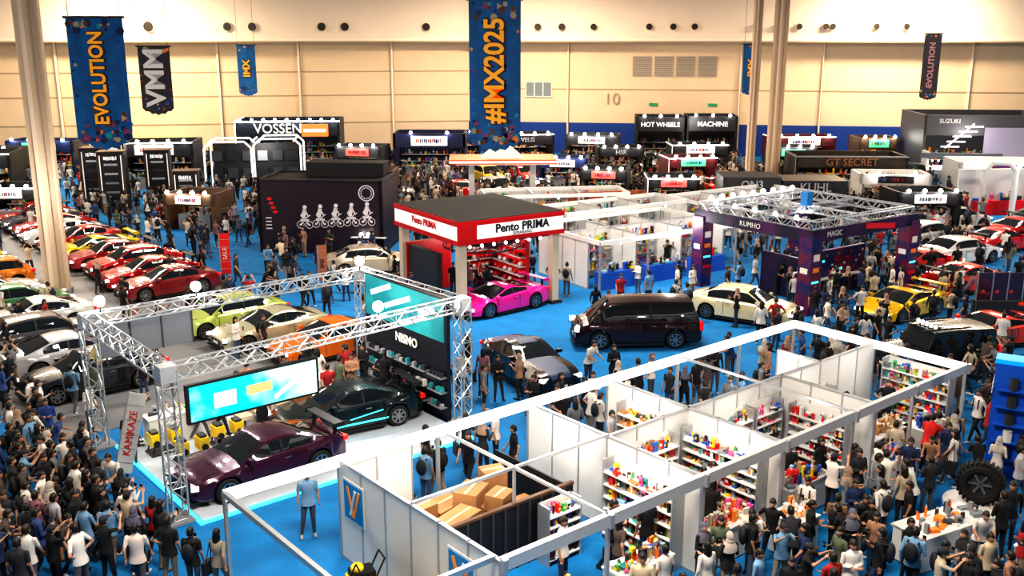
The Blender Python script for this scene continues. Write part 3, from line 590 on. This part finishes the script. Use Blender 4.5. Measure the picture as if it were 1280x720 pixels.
archframe(mb,0,3.6,0,4.0,.08); archframe(mb,3.8,7.4,0,4.2,.08); archframe(mb,0,3.6,3,4.0,.08); archframe(mb,3.8,7.4,3,4.2,.08)
for xx in(0.5,3.7,6.9): mb.cyl((xx,0,4.05),(xx,3,4.05),.08,litw,8)
for k in range(12): mb.box((.5+(k%6)*1.2,2.8,1.2+1.4*(k//6)),(.8,.1,.8),random.choice([dark,black,grey,dark,redm]))
mb.bx(.2,7.2,2.9,3.0,0,3.6,black); mb.obj('arched_frame_booth',(-24,77.5,0),.12); ex(-20.3,79.5,4,2)
solid('lit_sign_booth',-25.2,91,.08,9.4,5,4.5,M('sign_dark',(.012,.018,.03),.5),'VOSSEN     ',litw,1.2,lamps=9,strip=lampw)
mb=MB(); mb.bx(0,2.4,0,.1,0,1.1,M('sign_orange_lit',(.8,.22,.05),.5,emit=.8)); mb.bx(.2,2.2,-.02,0,.4,.7,litw); mb.obj('lit_sign_panel',(-19.2,91.2,3.1),.08)
solid('navy_booth',-10.2,85.5,.0,6.2,4,3.9,M('navy',(.006,.01,.05),.5),None,screen=litw,lamps=2)
mb=MB(); mb.bx(0,7.2,0,3.4,3.7,4.0,M('canopy_orange',(.75,.12,.03),.5)); mb.bx(.0,7.2,-.05,0,3.78,3.92,litw); mb.bx(.5,6.7,.5,3,3.6,3.7,litw)
for x,y in((1.5,1.7),(5.7,1.7)): mb.bx(x-.2,x+.2,y-.2,y+.2,0,3.7,white); mb.bx(x-.6,x-.25,y-.3,y+.3,0,1.9,redm)
mb.loft([[Vector((2.2,.8,4.0)),Vector((5,.8,4.0)),Vector((5,2.6,4.0)),Vector((2.2,2.6,4.0))],[Vector((3,1.2,4.7)),Vector((4.2,1.2,4.7)),Vector((4.2,2.2,4.7)),Vector((3,2.2,4.7))]],white)
mb.obj('fuel_station_canopy',(-4.2,66,0),.04); ex(-.6,67.7,3.2,.8)
solid('black_lit_booth',11.9,96,-.08,4.6,4,4.5,black,'HOT WHEELS',litw,.6,lamps=3); solid('black_lit_booth',16.7,95.6,-.08,4.8,4,4.6,black,'MACHINE',litw,.65,lamps=3)
solid('gallery_wall_booth',13.9,65.0,-.04,3.8,3,3.0,dark,'ON3',silver,.7,open_=False); solid('gallery_wall_booth',17.8,64.8,-.04,4.2,3,2.8,M('brushed_panel',(.07,.07,.08),.35,.5,noise=.3),'KUHL',silver,.8,open_=False)
solid('rusty_container_booth',22.0,77,-.05,8.6,4,3.0,M('rust_metal',(.06,.045,.04),.6,.3,noise=.5,ns=1.5),'GT SECRET',M('rust_letter',(.25,.10,.04),.6),.8,strip=grey)
o=solid('grey_showroom_booth',34.6,84,-.1,10.5,7,5.6,M('show_grey',(.06,.06,.07),.5),'                ',white)
mb=MB()
for k in range(5): mb.box((2.2+k*.45,-.1,3.0+k*.42),(1.5,.06,.12),litw)
mb.box((2.9,-.1,3.9),(3.0,.05,.12),litw,mt=Matrix.Rotation(-.75,3,'Y')); mb.bx(4.9,9.8,-.12,-.02,1.2,4.6,M('lilac_panel',(.24,.22,.3),.5,emit=.08)); mb.bx(0,10.5,-1.5,-.2,1.2,1.45,litw); mb.bx(0,.2,-1.5,0,0,2.7,white); mb.bx(-.5,6,-1.6,-1.4,2.2,2.6,M('slate',(.1,.11,.14),.4))
for k in range(12): mb.sph((.4+k*.5,-1.7,2.0),.07,lampw)
p=mb.obj('facade',(0,0,0),0); p.parent=o
text('SUZUKI',.5,white,(2,-.1,5.1),0,0,o,name='sign_lettering')
mb=MB()
for k in range(4): archframe(mb,k*2.6,k*2.6+2.2,k*.5,3.8,.17,white)
mb.bx(0,10,3,3.2,0,3.0,white); mb.bx(.5,9,1.5,2,0,1,redm); goods_on(mb,.6,8.9,1.6,1.9,1,30,.3); mb.bx(5,9,2.9,3.0,1.0,2.6,M('purple_screen',(.25,.08,.45),.5,emit=.6)); mb.obj('white_arch_booth',(31.5,66,0),.1); ex(36.5,67.5,5,1.8)
solid('white_booth',33,73,-.1,9,4,3.0,white,None,lamps=4,screen=prt); solid('white_booth',25,71,-.1,5,3,2.4,white,None,lamps=2,screen=black)
dk=[black,dark,M('booth_navy2',(.01,.02,.08),.5),M('booth_maroon',(.10,.01,.015),.5),M('brown_booth',(.08,.04,.02),.6),black]
scrs=[M('screen_blue_lit',(.1,.35,.9),.5,emit=1.2),litw,M('screen_red_lit',(.9,.1,.08),.5,emit=.8),litw,M('screen_green_lit',(.1,.8,.3),.5,emit=.7)]
for i,(x,y,w,h,t) in enumerate([(-1,92,5,3.2,'VELG'),(5,94,5,3,None),(-10,94,7,3.2,None),(24,92,6,3,None),(31,89,3.5,3.2,None),(7.5,86.5,4,2.6,'HSR'),(14,87,5,2.8,None),(-15,84,4,3,None),(2,79,4,2.6,None),(12.5,79,4,2.6,None),(-13,71,4.5,2.6,'AUDIO'),(24,61,4,2.6,None),(9.5,69.0,3.6,2.4,None),(-46,80,6,3.2,None),(-44,86.5,6,3.2,None),(-16,62.5,4,2.6,None),(-22,62,3.4,2.4,None),(5,73,3.5,2.5,None),(-34,63,3.5,2.6,None),(22,85,4,2.8,None)]):
    solid('exhibitor_booth',x,y,U(-.2,.2),w,3.0,h,dk[i%6],t,silver,.55,lamps=4,strip=litw if i%3==0 else None,screen=None if t else scrs[i%5])
fc=[(.6,.02,.01),(.55,.55,.55),(.03,.03,.03),(.75,.5,.02),(.3,.3,.32),(.3,.02,.02),(.3,.25,.2),(.7,.2,.02),(.03,.1,.3),(.5,.02,.02)]
for j,(x0,y0,n) in enumerate([(6,69,6),(7,74.5,5),(8,82.5,6),(-4,75,3),(4,90,6),(25,66,3),(25,88,3),(-40,68,4),(-38,61,4),(-12,90,8),(12,61.5,4),(-2,83,3)]):
    for i in range(n):
        x=x0+i*2.9; y=y0+i*.9+U(-.3,.3)
        if not blocked(x,y,1.7): car(random.choice(['gt','coupe','sedan','hatch','super','suv']),x,y,math.radians(random.choice([-60,110])+U(-8,8)),random.choice(fc))
mb=MB(); mb.bx(0,5.2,0,.15,0,2.4,M('collage',(.4,.1,.03),.5,c2=(.03,.02,.02),ns=1.5))
for k in range(16): mb.box((.35+(k%8)*.64,-.02,.7+.9*(k//8)),(.5,.03,.6),random.choice([carton,tan,redm,cream,dark]))
mb.obj('graphic_wall',(3.6,62.2,0),.25); ex(6.1,62.8,2.7,.3,.25)
# ---------------------------------------------------------------- right foreground things
twb=M('tower_blue',(.01,.10,.5),.4)
mb=MB(); mb.bx(0,1.0,0,.6,0,3.4,twb); mb.bx(-.02,1.02,-.02,.62,3.3,3.42,M('tower_rim',(.0,.3,.9),.4,emit=.5))
for k in range(5): mb.bx(.1,.9,-.25,0,.6+k*.5,.63+k*.5,twb); mb.cyl((.5,-.13,.63+k*.5),(.5,-.13,.95+k*.5),.12,random.choice([dark,redm,white]),12)
o=mb.obj('blue_display_tower',(13.3,25.9,0),TH-1.2); ex(13.8,26.2,.8,.8); text('SALE',.45,white,(-.02,.3,2.6),-math.pi/2,0,o,name='sign_lettering')
def ring(mb,c,R0,r,mat,n=28,m=10,sq=1.0):
    rr=[]
    for k in range(m):
        t=2*math.pi*k/m; ra=R0+r*math.cos(t); yy=r*sq*math.sin(t)
        rr.append([Vector((c[0]+ra*math.cos(2*math.pi*i/n),c[1]+yy,c[2]+ra*math.sin(2*math.pi*i/n))) for i in range(n)])
    rr.append(rr[0]); mb.loft(rr,mat,False)
mb=MB(); mb.cyl((0,0,0),(0,0,.35),.85,white,28); mb.cyl((0,0,.2),(0,0,.28),.87,twb,28); ring(mb,(0,0,.92),.4,.17,tyre,sq=1.3)
mb.cyl((0,-.08,.92),(0,.08,.92),.27,dark,20)
for k in range(6):
    t=k*math.pi/3; mb.box((.15*math.cos(t),-.12,.92+.15*math.sin(t)),(.28,.05,.06),rim,mt=Matrix.Rotation(-t,3,'Y'))
for k in range(28):
    t=2*math.pi*k/28; mb.box((.56*math.cos(t),0,.92+.56*math.sin(t)),(.05,.36,.06),tyre,mt=Matrix.Rotation(-t,3,'Y'))
mb.obj('tyre_display_stand',(12.0,23.4,0),-.5); ex(12.0,23.4,.9,.9)
counter('display_counter',10.2,21.4,TH-.2,2.3,.9,h=.9,dens=14,mats=[white,grey,orange,dark]); counter('display_counter',12.3,20.6,TH,1.6,.8,h=.8,dens=10,mats=[red,white,dark])
mb=MB(); mb.bx(0,3.4,0,.06,1.0,2.2,M('smoked_panel',(.05,.03,.06),.1)); mb.bx(0,3.4,-.2,.3,.0,1.0,dark)
for k in range(6): mb.bx(k*.66,k*.66+.05,-.02,.08,0,2.25,alu); mb.sph((.3+k*.6,.05,1.35),.12,M('hanging_red',(.4,.03,.04),.5))
mb.obj('smoked_display_case',(19.9,41.2,0),.0); ex(21.6,41.3,1.8,.4)
# ---------------------------------------------------------------- hanging banners
bblue=M('banner_blue',(.0,.13,.36),.6,noise=.45,ns=1.6); bdark=M('banner_dark',(.025,.018,.03),.6,noise=.4,ns=2)
orn=[M('orn_navy',(.005,.015,.08),.5),M('orn_orange',(.7,.2,.03),.5),M('orn_pink',(.25,.04,.12),.5),M('orn_teal',(.0,.28,.35),.5),M('orn_brown',(.12,.04,.02),.5),M('orn_cream',(.45,.32,.18),.5),M('orn_navy',(0,0,0)),M('orn_blue',(.0,.08,.3),.5)]
letY=M('letter_orange',(1,.42,.02),.5,emit=.1); letR=M('letter_dark',(.03,.008,.01),.5)
def banner(x,y,zt_,w,h,txt,mat,size,rz=0,lm=None,n=80,sx=1):
    mb=MB(); zig=10
    pts=[( -w/2+w*i/zig, -h-(.18*w*math.sin(math.pi*i/zig)+.05*w*(i%2))) for i in range(zig+1)]
    vs=[];fs=[]
    for (px,pz) in pts:
        for yy in(-.015,.015): vs.append((px,yy,0)); vs.append((px,yy,pz))
    for i in range(zig):
        a=i*4;b=a+4; fs+=[(a,b,b+1,a+1),(a+2,a+3,b+3,b+2),(a+1,b+1,b+3,a+3),(a,a+2,b+2,b)]
    mb.add(vs,fs,mat)
    mb.cyl((-w/2-.1,0,0),(w/2+.1,0,0),.05,dark)
    for s in(-1,1): mb.cyl((s*w/2*.9,0,0),(s*w/2*.9,0,18-zt_),.015,dark,4)
    for k in range(n):
        t=R(); u=U(-.46,.46)*w
        zz=-h+abs(random.gauss(0,.09))*h*.9-.05*w if t<.6 else (-abs(random.gauss(0,.05))*h-.06*w if t<.85 else -U(.1,.9)*h)
        if t>=.85: u=random.choice([-1,1])*w*U(.40,.46)
        r=U(.02,.075)*w*(1 if t<.85 else .5); d=-.02-.004*(k%5)
        mb.cyl((u,-d,zz),(u,d,zz),r,random.choice(orn),random.choice([3,5,6,8]))
    o=mb.obj('hanging_banner',(x,y,zt_),rz)
    lm=lm or letY
    if lm is letY: text(txt,size,letR,(.05,-.045,-h*.5),0,math.pi/2,o,ext=.004,bold=.07*size,name='banner_lettering_outline',sx=sx)
    text(txt,size,lm,(0,-.06,-h*.5),0,math.pi/2,o,ext=.008,bold=.03*size,name='banner_lettering',sx=sx)
    return o
banner(-17.1,42,12.75,2.3,4.9,'EVOLUTION',bblue,.8,0.02,sx=.85)
banner(-.68,40.5,13.4,2.05,5.5,'#IMX2025',bblue,1.08,0,sx=.88)
banner(-21.8,62,11.4,1.9,3.7,'VMM',bdark,1.6,.05,lm=M('letter_silver',(.6,.6,.6),.4),n=30)
banner(-24.8,95,11.2,1.7,4.3,'IMX',bblue,.9,n=25); banner(21.7,92,11.3,1.6,4.2,'IMX',bblue,.9,n=25); banner(34.2,83,12.2,1.4,5.0,'EVOLUTION',bdark,.65,0,lm=M('letter_mauve',(.35,.18,.2),.4),n=40)
# ---------------------------------------------------------------- people
skinm=[M('skin_a',(.36,.19,.115),.6),M('skin_b',(.45,.26,.17),.6)]
shirt=objcol('shirt_fabric',.85,0); trous=randcol('trouser_fabric',[(.01,.01,.012),(.015,.015,.02),(.03,.045,.08),(.02,.02,.025),(.06,.09,.15),(.28,.21,.15),(.012,.012,.012),(.08,.08,.09)])
hairm=M('hair_black',(.008,.006,.005),.5); shoe=randcol('shoe_leather',[(.5,.5,.5),(.02,.02,.02),(.05,.05,.06),(.4,.4,.4)]); bagm=M('bag_fabric',(.015,.015,.02),.7); phone=M('phone',(.02,.02,.03),.2); scarf=randcol('headscarf_fabric',[(.02,.02,.02),(.3,.2,.15),(.4,.36,.32),(.1,.1,.14)])
lipm=M('lips',(.30,.09,.07),.5); eyew=M('eye_white',(.6,.6,.6),.3); eyeb=M('eye_dark',(.01,.01,.01),.3); capm=M('cap_fabric',(.02,.02,.03),.8)
def V(*a): return Vector(a)
def person_mesh(name,pose,skin,female=False,longs=False,shorts=False,bag=None,cap=False,hijab=False,lean=0.0):
    # front is -Y
    ARM={'down':(V(.235,.02,1.14),V(.25,-.05,.9)),'phone':(V(.23,-.02,1.14),V(.12,-.27,1.26)),'hip':(V(.36,.08,1.17),V(.17,-.03,1.03)),'up':(V(.27,-.2,1.37),V(.16,-.38,1.55)),'cross':(V(.235,-.03,1.15),V(-.02,-.21,1.18)),'fwd':(V(.22,-.13,1.18),V(.18,-.37,1.12)),'sw1':(V(.23,.12,1.16),V(.23,.08,.92)),'sw2':(V(.23,-.08,1.16),V(.22,-.22,.96))}
    LEG={'st':(V(.095,-.01,.48),V(.11,.02,.08)),'f':(V(.09,-.16,.5),V(.09,-.26,.09)),'b':(V(.09,.03,.49),V(.09,.27,.12)),'w':(V(.14,-.02,.48),V(.19,.01,.08))}
    la,ra,ll,rl=pose
    sh=.165 if female else .185
    def lp(p): return V(p.x,p.y-lean*max(0,p.z-.9),p.z-.5*lean*lean*max(0,p.z-.9))
    mb=MB(); bones=[]
    def limb(p0,p1,r0,r1,mk,cut=None):
        mb.cyl(p0,p1,r0,skin,10,r1); mb.sph(p0,r0,skin,10,6); mb.sph(p1,r1,skin,10,6)
        if cut: q=p0.lerp(p1,cut); bones.append((p0,q,r0,mk)); bones.append((q+(p1-p0)*.02,p1,r1,'skin'))
        else: bones.append((p0,p1,(r0+r1)/2,mk))
    rx=[(.84,.15,.11),(.93,.168,.12),(1.02,.148,.108),(1.12,.15,.108),(1.22,.162,.118),(1.33,.178,.118),(1.40,.175,.105),(1.45,.11,.08),(1.49,.055,.058)]
    if female: rx=[(.84,.155,.115),(.93,.172,.122),(1.02,.14,.1),(1.12,.128,.095),(1.22,.14,.118),(1.30,.15,.125),(1.39,.155,.1),(1.45,.09,.07),(1.49,.048,.05)]
    rings=[]
    for z,a,b in rx: rings.append([lp(V(a*math.cos(t),b*math.sin(t),z)) for t in[2*math.pi*i/20 for i in range(20)]])
    mb.loft(rings,skin)
    bones.append((lp(V(0,0,.97)),lp(V(0,0,1.38)),.14,'shirt')); bones.append((V(0,0,.84),V(0,0,.88),.14,'trous')); bones.append((lp(V(0,0,1.48)),lp(V(0,0,1.55)),.05,'skin'))
    mb.cyl(lp(V(0,.0,1.42)),lp(V(0,-.01,1.56)),.052,skin,10)
    hands=[]
    for s,ar,lg in((1,la,ll),(-1,ra,rl)):
        e,w_=ARM[ar]; f=lambda p: lp(V(p.x*s,p.y,p.z)); S=lp(V(sh*s,0,1.405)); e=f(e); w_=f(w_)
        limb(S,e,.056,.04,'shirt',None if longs else .62); limb(e,w_,.04,.027,'shirt' if longs else 'skin'); hands.append((e,w_,s))
        k,an=LEG[lg]; k=V(k.x*s,k.y,k.z); an=V(an.x*s,an.y,an.z); hp=V(.088*s,0,.88)
        limb(hp,k,.092,.06,'trous'); limb(k,an,.062,.043,'trous',.1 if shorts else None)
        toe=an+V(.02*s,-.16,-.045); hl=an+V(0,.05,-.045)
        mb.cyl(hl,toe,.045,skin,8,.035); mb.sph(toe,(.04,.05,.034),skin,8,5); mb.sph(hl,.04,skin,8,5); bones.append((hl,toe,.05,'shoe'))
    tmp=mb.mesh('tmp'); o=bpy.data.objects.new('tmp',tmp); col.objects.link(o)
    md=o.modifiers.new('r','REMESH'); md.mode='VOXEL'; md.voxel_size=.019
    sm=o.modifiers.new('s','SMOOTH'); sm.iterations=3; sm.factor=.5
    dg=bpy.context.evaluated_depsgraph_get(); me=bpy.data.meshes.new_from_object(o.evaluated_get(dg)); bpy.data.objects.remove(o)
    out=MB(); mats={'skin':skin,'shirt':shirt,'trous':trous,'shoe':shoe}
    vs=[v.co.copy() for v in me.vertices]; fs=[];ms=[]
    for p in me.polygons:
        c=p.center; best=None;bd=9
        for a,b,r,k in bones:
            d=b-a; t=max(0,min(1,(c-a).dot(d)/max(1e-9,d.length_squared))); dd=(c-(a+d*t)).length-r
            if dd<bd: bd=dd;best=k
        if best=='trous' and c.z>.86: best='shirt'
        if best=='shirt' and c.z<.85 : best='trous'
        fs.append(tuple(p.vertices)); ms.append(mats[best])
    bpy.data.meshes.remove(me)
    out.add(vs,fs,ms)
    hem=[]
    for z,g in((.99,.012),(.90,.022),(.84,.03)):
        a,b=(.16,.115) if z<.95 else (.15,.108); hem.append([lp(V((a+g)*math.cos(t),(b+g)*math.sin(t),z)) for t in[2*math.pi*i/20 for i in range(20)]])
    out.loft(hem,shirt,False)
    for e,w_,s in hands:
        d=(w_-e).normalized()
        side=V(0,-1,0) if abs(d.z)>.7 else V(-s,0,.3); side=(side-d*side.dot(d)).normalized(); nrm=d.cross(side).normalized()
        pc=w_+d*.045
        mt=Matrix((side,nrm,d)).transposed()
        out.sph(pc,(.038,.017,.055),skin,8,6,mt)
        for i,(off,L) in enumerate(((-.028,.06),(-.010,.075),(.010,.072),(.027,.065))):
            b0=w_+d*.075+side*off; curl=nrm*(-s if abs(d.z)>.7 else 1)
            p1=b0+d*L*.5; p2=p1+d*L*.35+curl*L*.22; p3=p2+d*L*.12+curl*L*.25
            out.cyl(b0,p1,.0095,skin,6,.0085); out.cyl(p1,p2,.0085,skin,6,.0075); out.cyl(p2,p3,.0075,skin,6,.006)
        t0=w_+d*.02+side*.028; t1=t0+side*.026+d*.03; t2=t1+d*.032+side*.006
        out.cyl(t0,t1,.012,skin,6,.010); out.cyl(t1,t2,.010,skin,6,.007)
    hc=lp(V(0,-.015,1.61)); n=16;m=14;rings=[]
    for k in range(m+1):
        t=math.pi*k/m; t=min(max(t,.1),math.pi-.1); ring=[]
        for i in range(n):
            ph=2*math.pi*i/n; x=.074*math.sin(t)*math.cos(ph); y=.095*math.sin(t)*math.sin(ph); z=-.118*math.cos(t)
            if z<0: x*=1-.28*(z/-.118)**1.5; y*=.9 if y>0 else 1-.04*(z/-.118)
            if abs(ph-1.5*math.pi)<.25 and -.045<z<.015: y-=.022*(1-abs(z+.03)/.05 if z<-.0 else .3)
            ring.append(hc+V(x,y,z))
        rings.append(ring)
    out.loft(rings,skin)
    for s in(-1,1):
        out.sph(hc+V(.028*s,-.083,.012),(.014,.009,.008),eyew,8,5); out.sph(hc+V(.028*s,-.090,.012),(.006,.004,.006),eyeb,6,4); out.box(hc+V(.028*s,-.089,.032),(.034,.008,.006),hairm)
        out.sph(hc+V(.076*s,.005,-.005),(.010,.018,.030),skin,8,5)
    out.box(hc+V(0,-.089,-.062),(.042,.012,.009),lipm); out.sph(hc+V(0,-.098,-.022),(.012,.014,.016),skin,8,5)
    hm=scarf if hijab else hairm
    rings=[]
    for k in range(9):
        t=math.pi*(.02+.60*k/8); ring=[]
        for i in range(n):
            ph=2*math.pi*i/n; g=1.14; yy=math.sin(ph); tt=t
            if yy<-.35: tt=min(t,math.pi*(.40 if not hijab else .36))
            ring.append(hc+V(.074*g*math.sin(tt)*math.cos(ph),.095*g*math.sin(tt)*yy+.006,.122*g*math.cos(tt)))
        rings.append(ring)
    out.loft(rings,hm)
    if female and not hijab:
        out.sph(hc+V(0,.065,-.10),(.078,.05,.17),hairm,12,8)
        for s in(-1,1): out.sph(hc+V(.068*s,.025,-.08),(.02,.045,.13),hairm,8,6)
    if hijab:
        out.sph(hc+V(0,.02,-.09),(.10,.10,.10),scarf,12,8); out.loft([[lp(V(a*math.cos(t),b*math.sin(t),z)) for t in[2*math.pi*i/14 for i in range(14)]] for z,a,b in((1.53,.08,.08),(1.46,.13,.11),(1.38,.19,.14),(1.28,.19,.15))],scarf)
    if cap: out.sph(hc+V(0,.0,.05),(.092,.112,.085),capm,12,7); out.box(hc+V(0,-.14,.055),(.12,.12,.012),capm)
    if bag=='back':
        out.sph(lp(V(0,.2,1.2)),(.16,.10,.23),bagm,12,8)
        for s in(-1,1): out.cyl(lp(V(.11*s,-.10,1.40)),lp(V(.12*s,-.12,1.12)),.018,bagm,6); out.cyl(lp(V(.11*s,-.10,1.40)),lp(V(.11*s,.14,1.42)),.018,bagm,6)
    if bag=='tote':
        out.box(V(.30,.02,.72),(.10,.32,.34),bagm); out.cyl(V(.27,-.08,.88),lp(V(.17,0,1.46)),.012,bagm,6); out.cyl(V(.27,.1,.88),lp(V(.17,.02,1.46)),.012,bagm,6)
    if 'phone' in pose or 'up' in pose:
        for ar,(e,w_,s) in zip((la,ra),hands):
            if ar in('phone','up'): d=(w_-e).normalized(); out.box(w_+d*.09+V(0,-.03,.03),(.075,.012,.15),phone); break
    return out.mesh(name,60)
PM=[person_mesh('visitor_a',('down','down','st','w'),skinm[0]),
person_mesh('visitor_b',('phone','down','st','st'),skinm[0],bag='back'),
person_mesh('visitor_c',('sw1','sw2','f','b'),skinm[1]),
person_mesh('visitor_d',('cross','cross','w','st'),skinm[0],longs=True),
person_mesh('visitor_e',('up','up','st','w'),skinm[1],cap=True),
person_mesh('visitor_f',('down','phone','st','st'),skinm[1],female=True,longs=True),
person_mesh('visitor_g',('sw2','sw1','b','f'),skinm[1],female=True,bag='tote'),
person_mesh('visitor_h',('phone','phone','st','w'),skinm[1],female=True,hijab=True,longs=True),
person_mesh('visitor_i',('hip','down','w','st'),skinm[0],shorts=True),
person_mesh('visitor_j',('fwd','fwd','st','st'),skinm[0],lean=.35),
person_mesh('visitor_k',('sw1','phone','f','b'),skinm[0],bag='back',longs=True),
person_mesh('visitor_l',('hip','hip','w','w'),skinm[1],lean=.1)]
SC=[(.009,.009,.011)]*10+[(.025,.025,.03)]*3+[(.62,.58,.54)]*5+[(.40,.33,.25),(.3,.015,.015),(.03,.06,.18),(.16,.17,.19),(.10,.12,.08),(.33,.18,.11),(.015,.03,.09),(.35,.35,.37),(.15,.28,.42),(.5,.42,.3),(.22,.1,.12),(.08,.06,.05)]
grid={}
def near(x,y,d):
    cx,cy=int(x),int(y)
    for i in(-1,0,1):
        for j in(-1,0,1):
            for (a,b) in grid.get((cx+i,cy+j),()):
                if (a-x)**2+(b-y)**2<d*d: return True
    return False
def person(x,y,rz=None,c=None,v=None,z=.0,parent=None):
    o=place(PM[v if v is not None else random.randrange(len(PM))],'person' if not parent else 'visitor',(x,y,z),U(0,6.28) if rz is None else rz,parent,c or random.choice(SC),U(.93,1.04))
    grid.setdefault((int(x),int(y)),[]).append((x,y)); return o
def crowd(n,x0,x1,y0,y1,frame='w',face=None,far=False,d=.5,m=.3,name='visitor_crowd',z=0):
    par=None
    if far: par=bpy.data.objects.new(name,None); col.objects.link(par)
    k=0;t=0
    while k<n and t<n*12:
        t+=1; x,y=U(x0,x1),U(y0,y1)
        if frame=='g': x,y=W(x,y)
        if abs(x)>y*.56+1 or (x>0 and y>96.5-(x/66)*9): continue
        if near(x,y,d) or blocked(x,y,m): continue
        rz=None
        if face and R()<.7: rz=math.atan2(face[1]-y,face[0]-x)+math.pi/2+U(-.5,.5)
        person(x,y,rz,parent=par,z=z); k+=1
person(-5.0,22.3,.3,(.16,.28,.42),0); person(8.3,21.0,.5,(.02,.02,.02),6); person(7.6,21.2,2.6,(.2,.12,.06),1); person(6.9,20.9,1.2,(.01,.01,.01),3)
person(10.6,25.6,3.0,(.5,.42,.32),0); person(11.7,26.0,2.4,(.5,.015,.015),9); person(12.6,26.4,2.8,(.3,.24,.18),1); person(8.2,23.4,2.2,(.75,.65,.6),4); person(9.0,24.2,1.3,(.01,.01,.01),8)
person(-13.1,28.9,1.2,(.6,.56,.5),5); person(-13.8,27.6,.4,(.02,.05,.2),3); person(-10.9,26.4,.8,(.01,.01,.01),0); person(-10.9,23.9,1.6,(.01,.01,.01),2)
person(-7.6,19.9,2.9,(.01,.01,.01),8); person(-7.0,19.6,3.0,(.01,.01,.01),1); person(-6.4,19.5,2.8,(.3,.25,.2),6); person(-8.2,19.6,3.2,(.6,.5,.45),2)
crowd(95,-2.5,7.2,21.0,32,'g',face=(-6,29),d=.45)
crowd(16,9,16.8,26.5,28.9,'g',z=.09,m=.2); crowd(20,17.9,24,19.6,28,'g'); crowd(30,12,28,19.4,21.5,'g',d=.45)
crowd(12,17,28,16.3,18.8,'g',m=.1,d=.45); crowd(20,13.5,28,13.1,15.7,'g',m=.1,d=.45); crowd(26,13,18,9.5,12.7,'g',d=.45); crowd(30,18,29,10.5,12.8,'g',d=.42); crowd(66,18.5,30,2,12,'g',d=.5)
crowd(34,29,35,11,20,'g')
crowd(36,12.5,20,43,50,face=(16,46),d=.42,m=.15); crowd(44,6,22,36.5,47.5); crowd(12,-3,5,36,50); crowd(14,-14,-3,36,48)
crowd(46,5.5,20.5,30.5,70,'g',m=.15); crowd(26,20,25,35,65,'g'); crowd(70,-4,8,33,70,'g',m=.15)
crowd(90,-33,-14,55,78,far=True); crowd(120,-13,20,50,68,far=True,d=.45); crowd(90,18,40,43,68,far=True)
crowd(340,-14,34,64,84,far=True,d=.42,m=.15); crowd(300,-48,44,82,95,far=True,d=.42,m=.15); crowd(120,-48,-16,60,90,far=True)
# ---------------------------------------------------------------- lights
def area(x,y,z,sx,sy,e,c=(1,.86,.7)):
    l=bpy.data.lights.new('hall_light','AREA'); l.shape='RECTANGLE'; l.size=sx; l.size_y=sy; l.energy=e; l.color=c
    o=bpy.data.objects.new('hall_light',l); o.location=(x,y,z); col.objects.link(o)
for x in(-36,0,36):
    for y in(14,42,70,93): area(x,y,17.3,9,3,(5600,5500,4700,5300)[(14,42,70,93).index(y)],(1,.88,.74) if y<60 else (1,.83,.64))
mb=MB()
for x in(-36,0,36):
    for y in(14,42,70,93): mb.box((x,y,17.7),(9.4,3.4,.4),white)
mb.obj('ceiling_light_housing')
def pt(x,y,z,e,c=(1,.97,.92),r=.15):
    l=bpy.data.lights.new('booth_lamp','POINT'); l.energy=e; l.color=c; l.shadow_soft_size=r; o=bpy.data.objects.new('booth_lamp',l); o.location=(x,y,z); col.objects.link(o)
for a,b in((11,26.3),(15,26.5)): pt(*W(a,b),3.6,200)
for a in(12,15,18,21,24,27):
    for b in(14.6,17.6): pt(*W(a,b),2.35,42)
pt(*loc2(13.1,42.6,c1,3.5,3.3),3.6,200); pt(*loc2(-2.2,41.9,c0,2.7,3),2.4,160,(1,.8,.75)); pt(-20,79,3.5,300); pt(38,82,4,250); pt(17,94,4,250); pt(36,64.5,3.2,250); pt(8,48,3,160); pt(*W(12,33),5,300); pt(*W(13,47),5,300); pt(*W(4,50),5,250)
w=bpy.data.worlds.new('world'); w.use_nodes=True; sc.world=w; w.node_tree.nodes['Background'].inputs[0].default_value=(1,.88,.75,1); w.node_tree.nodes['Background'].inputs[1].default_value=.17
print('look',sc.view_settings.look,len(bpy.data.objects))
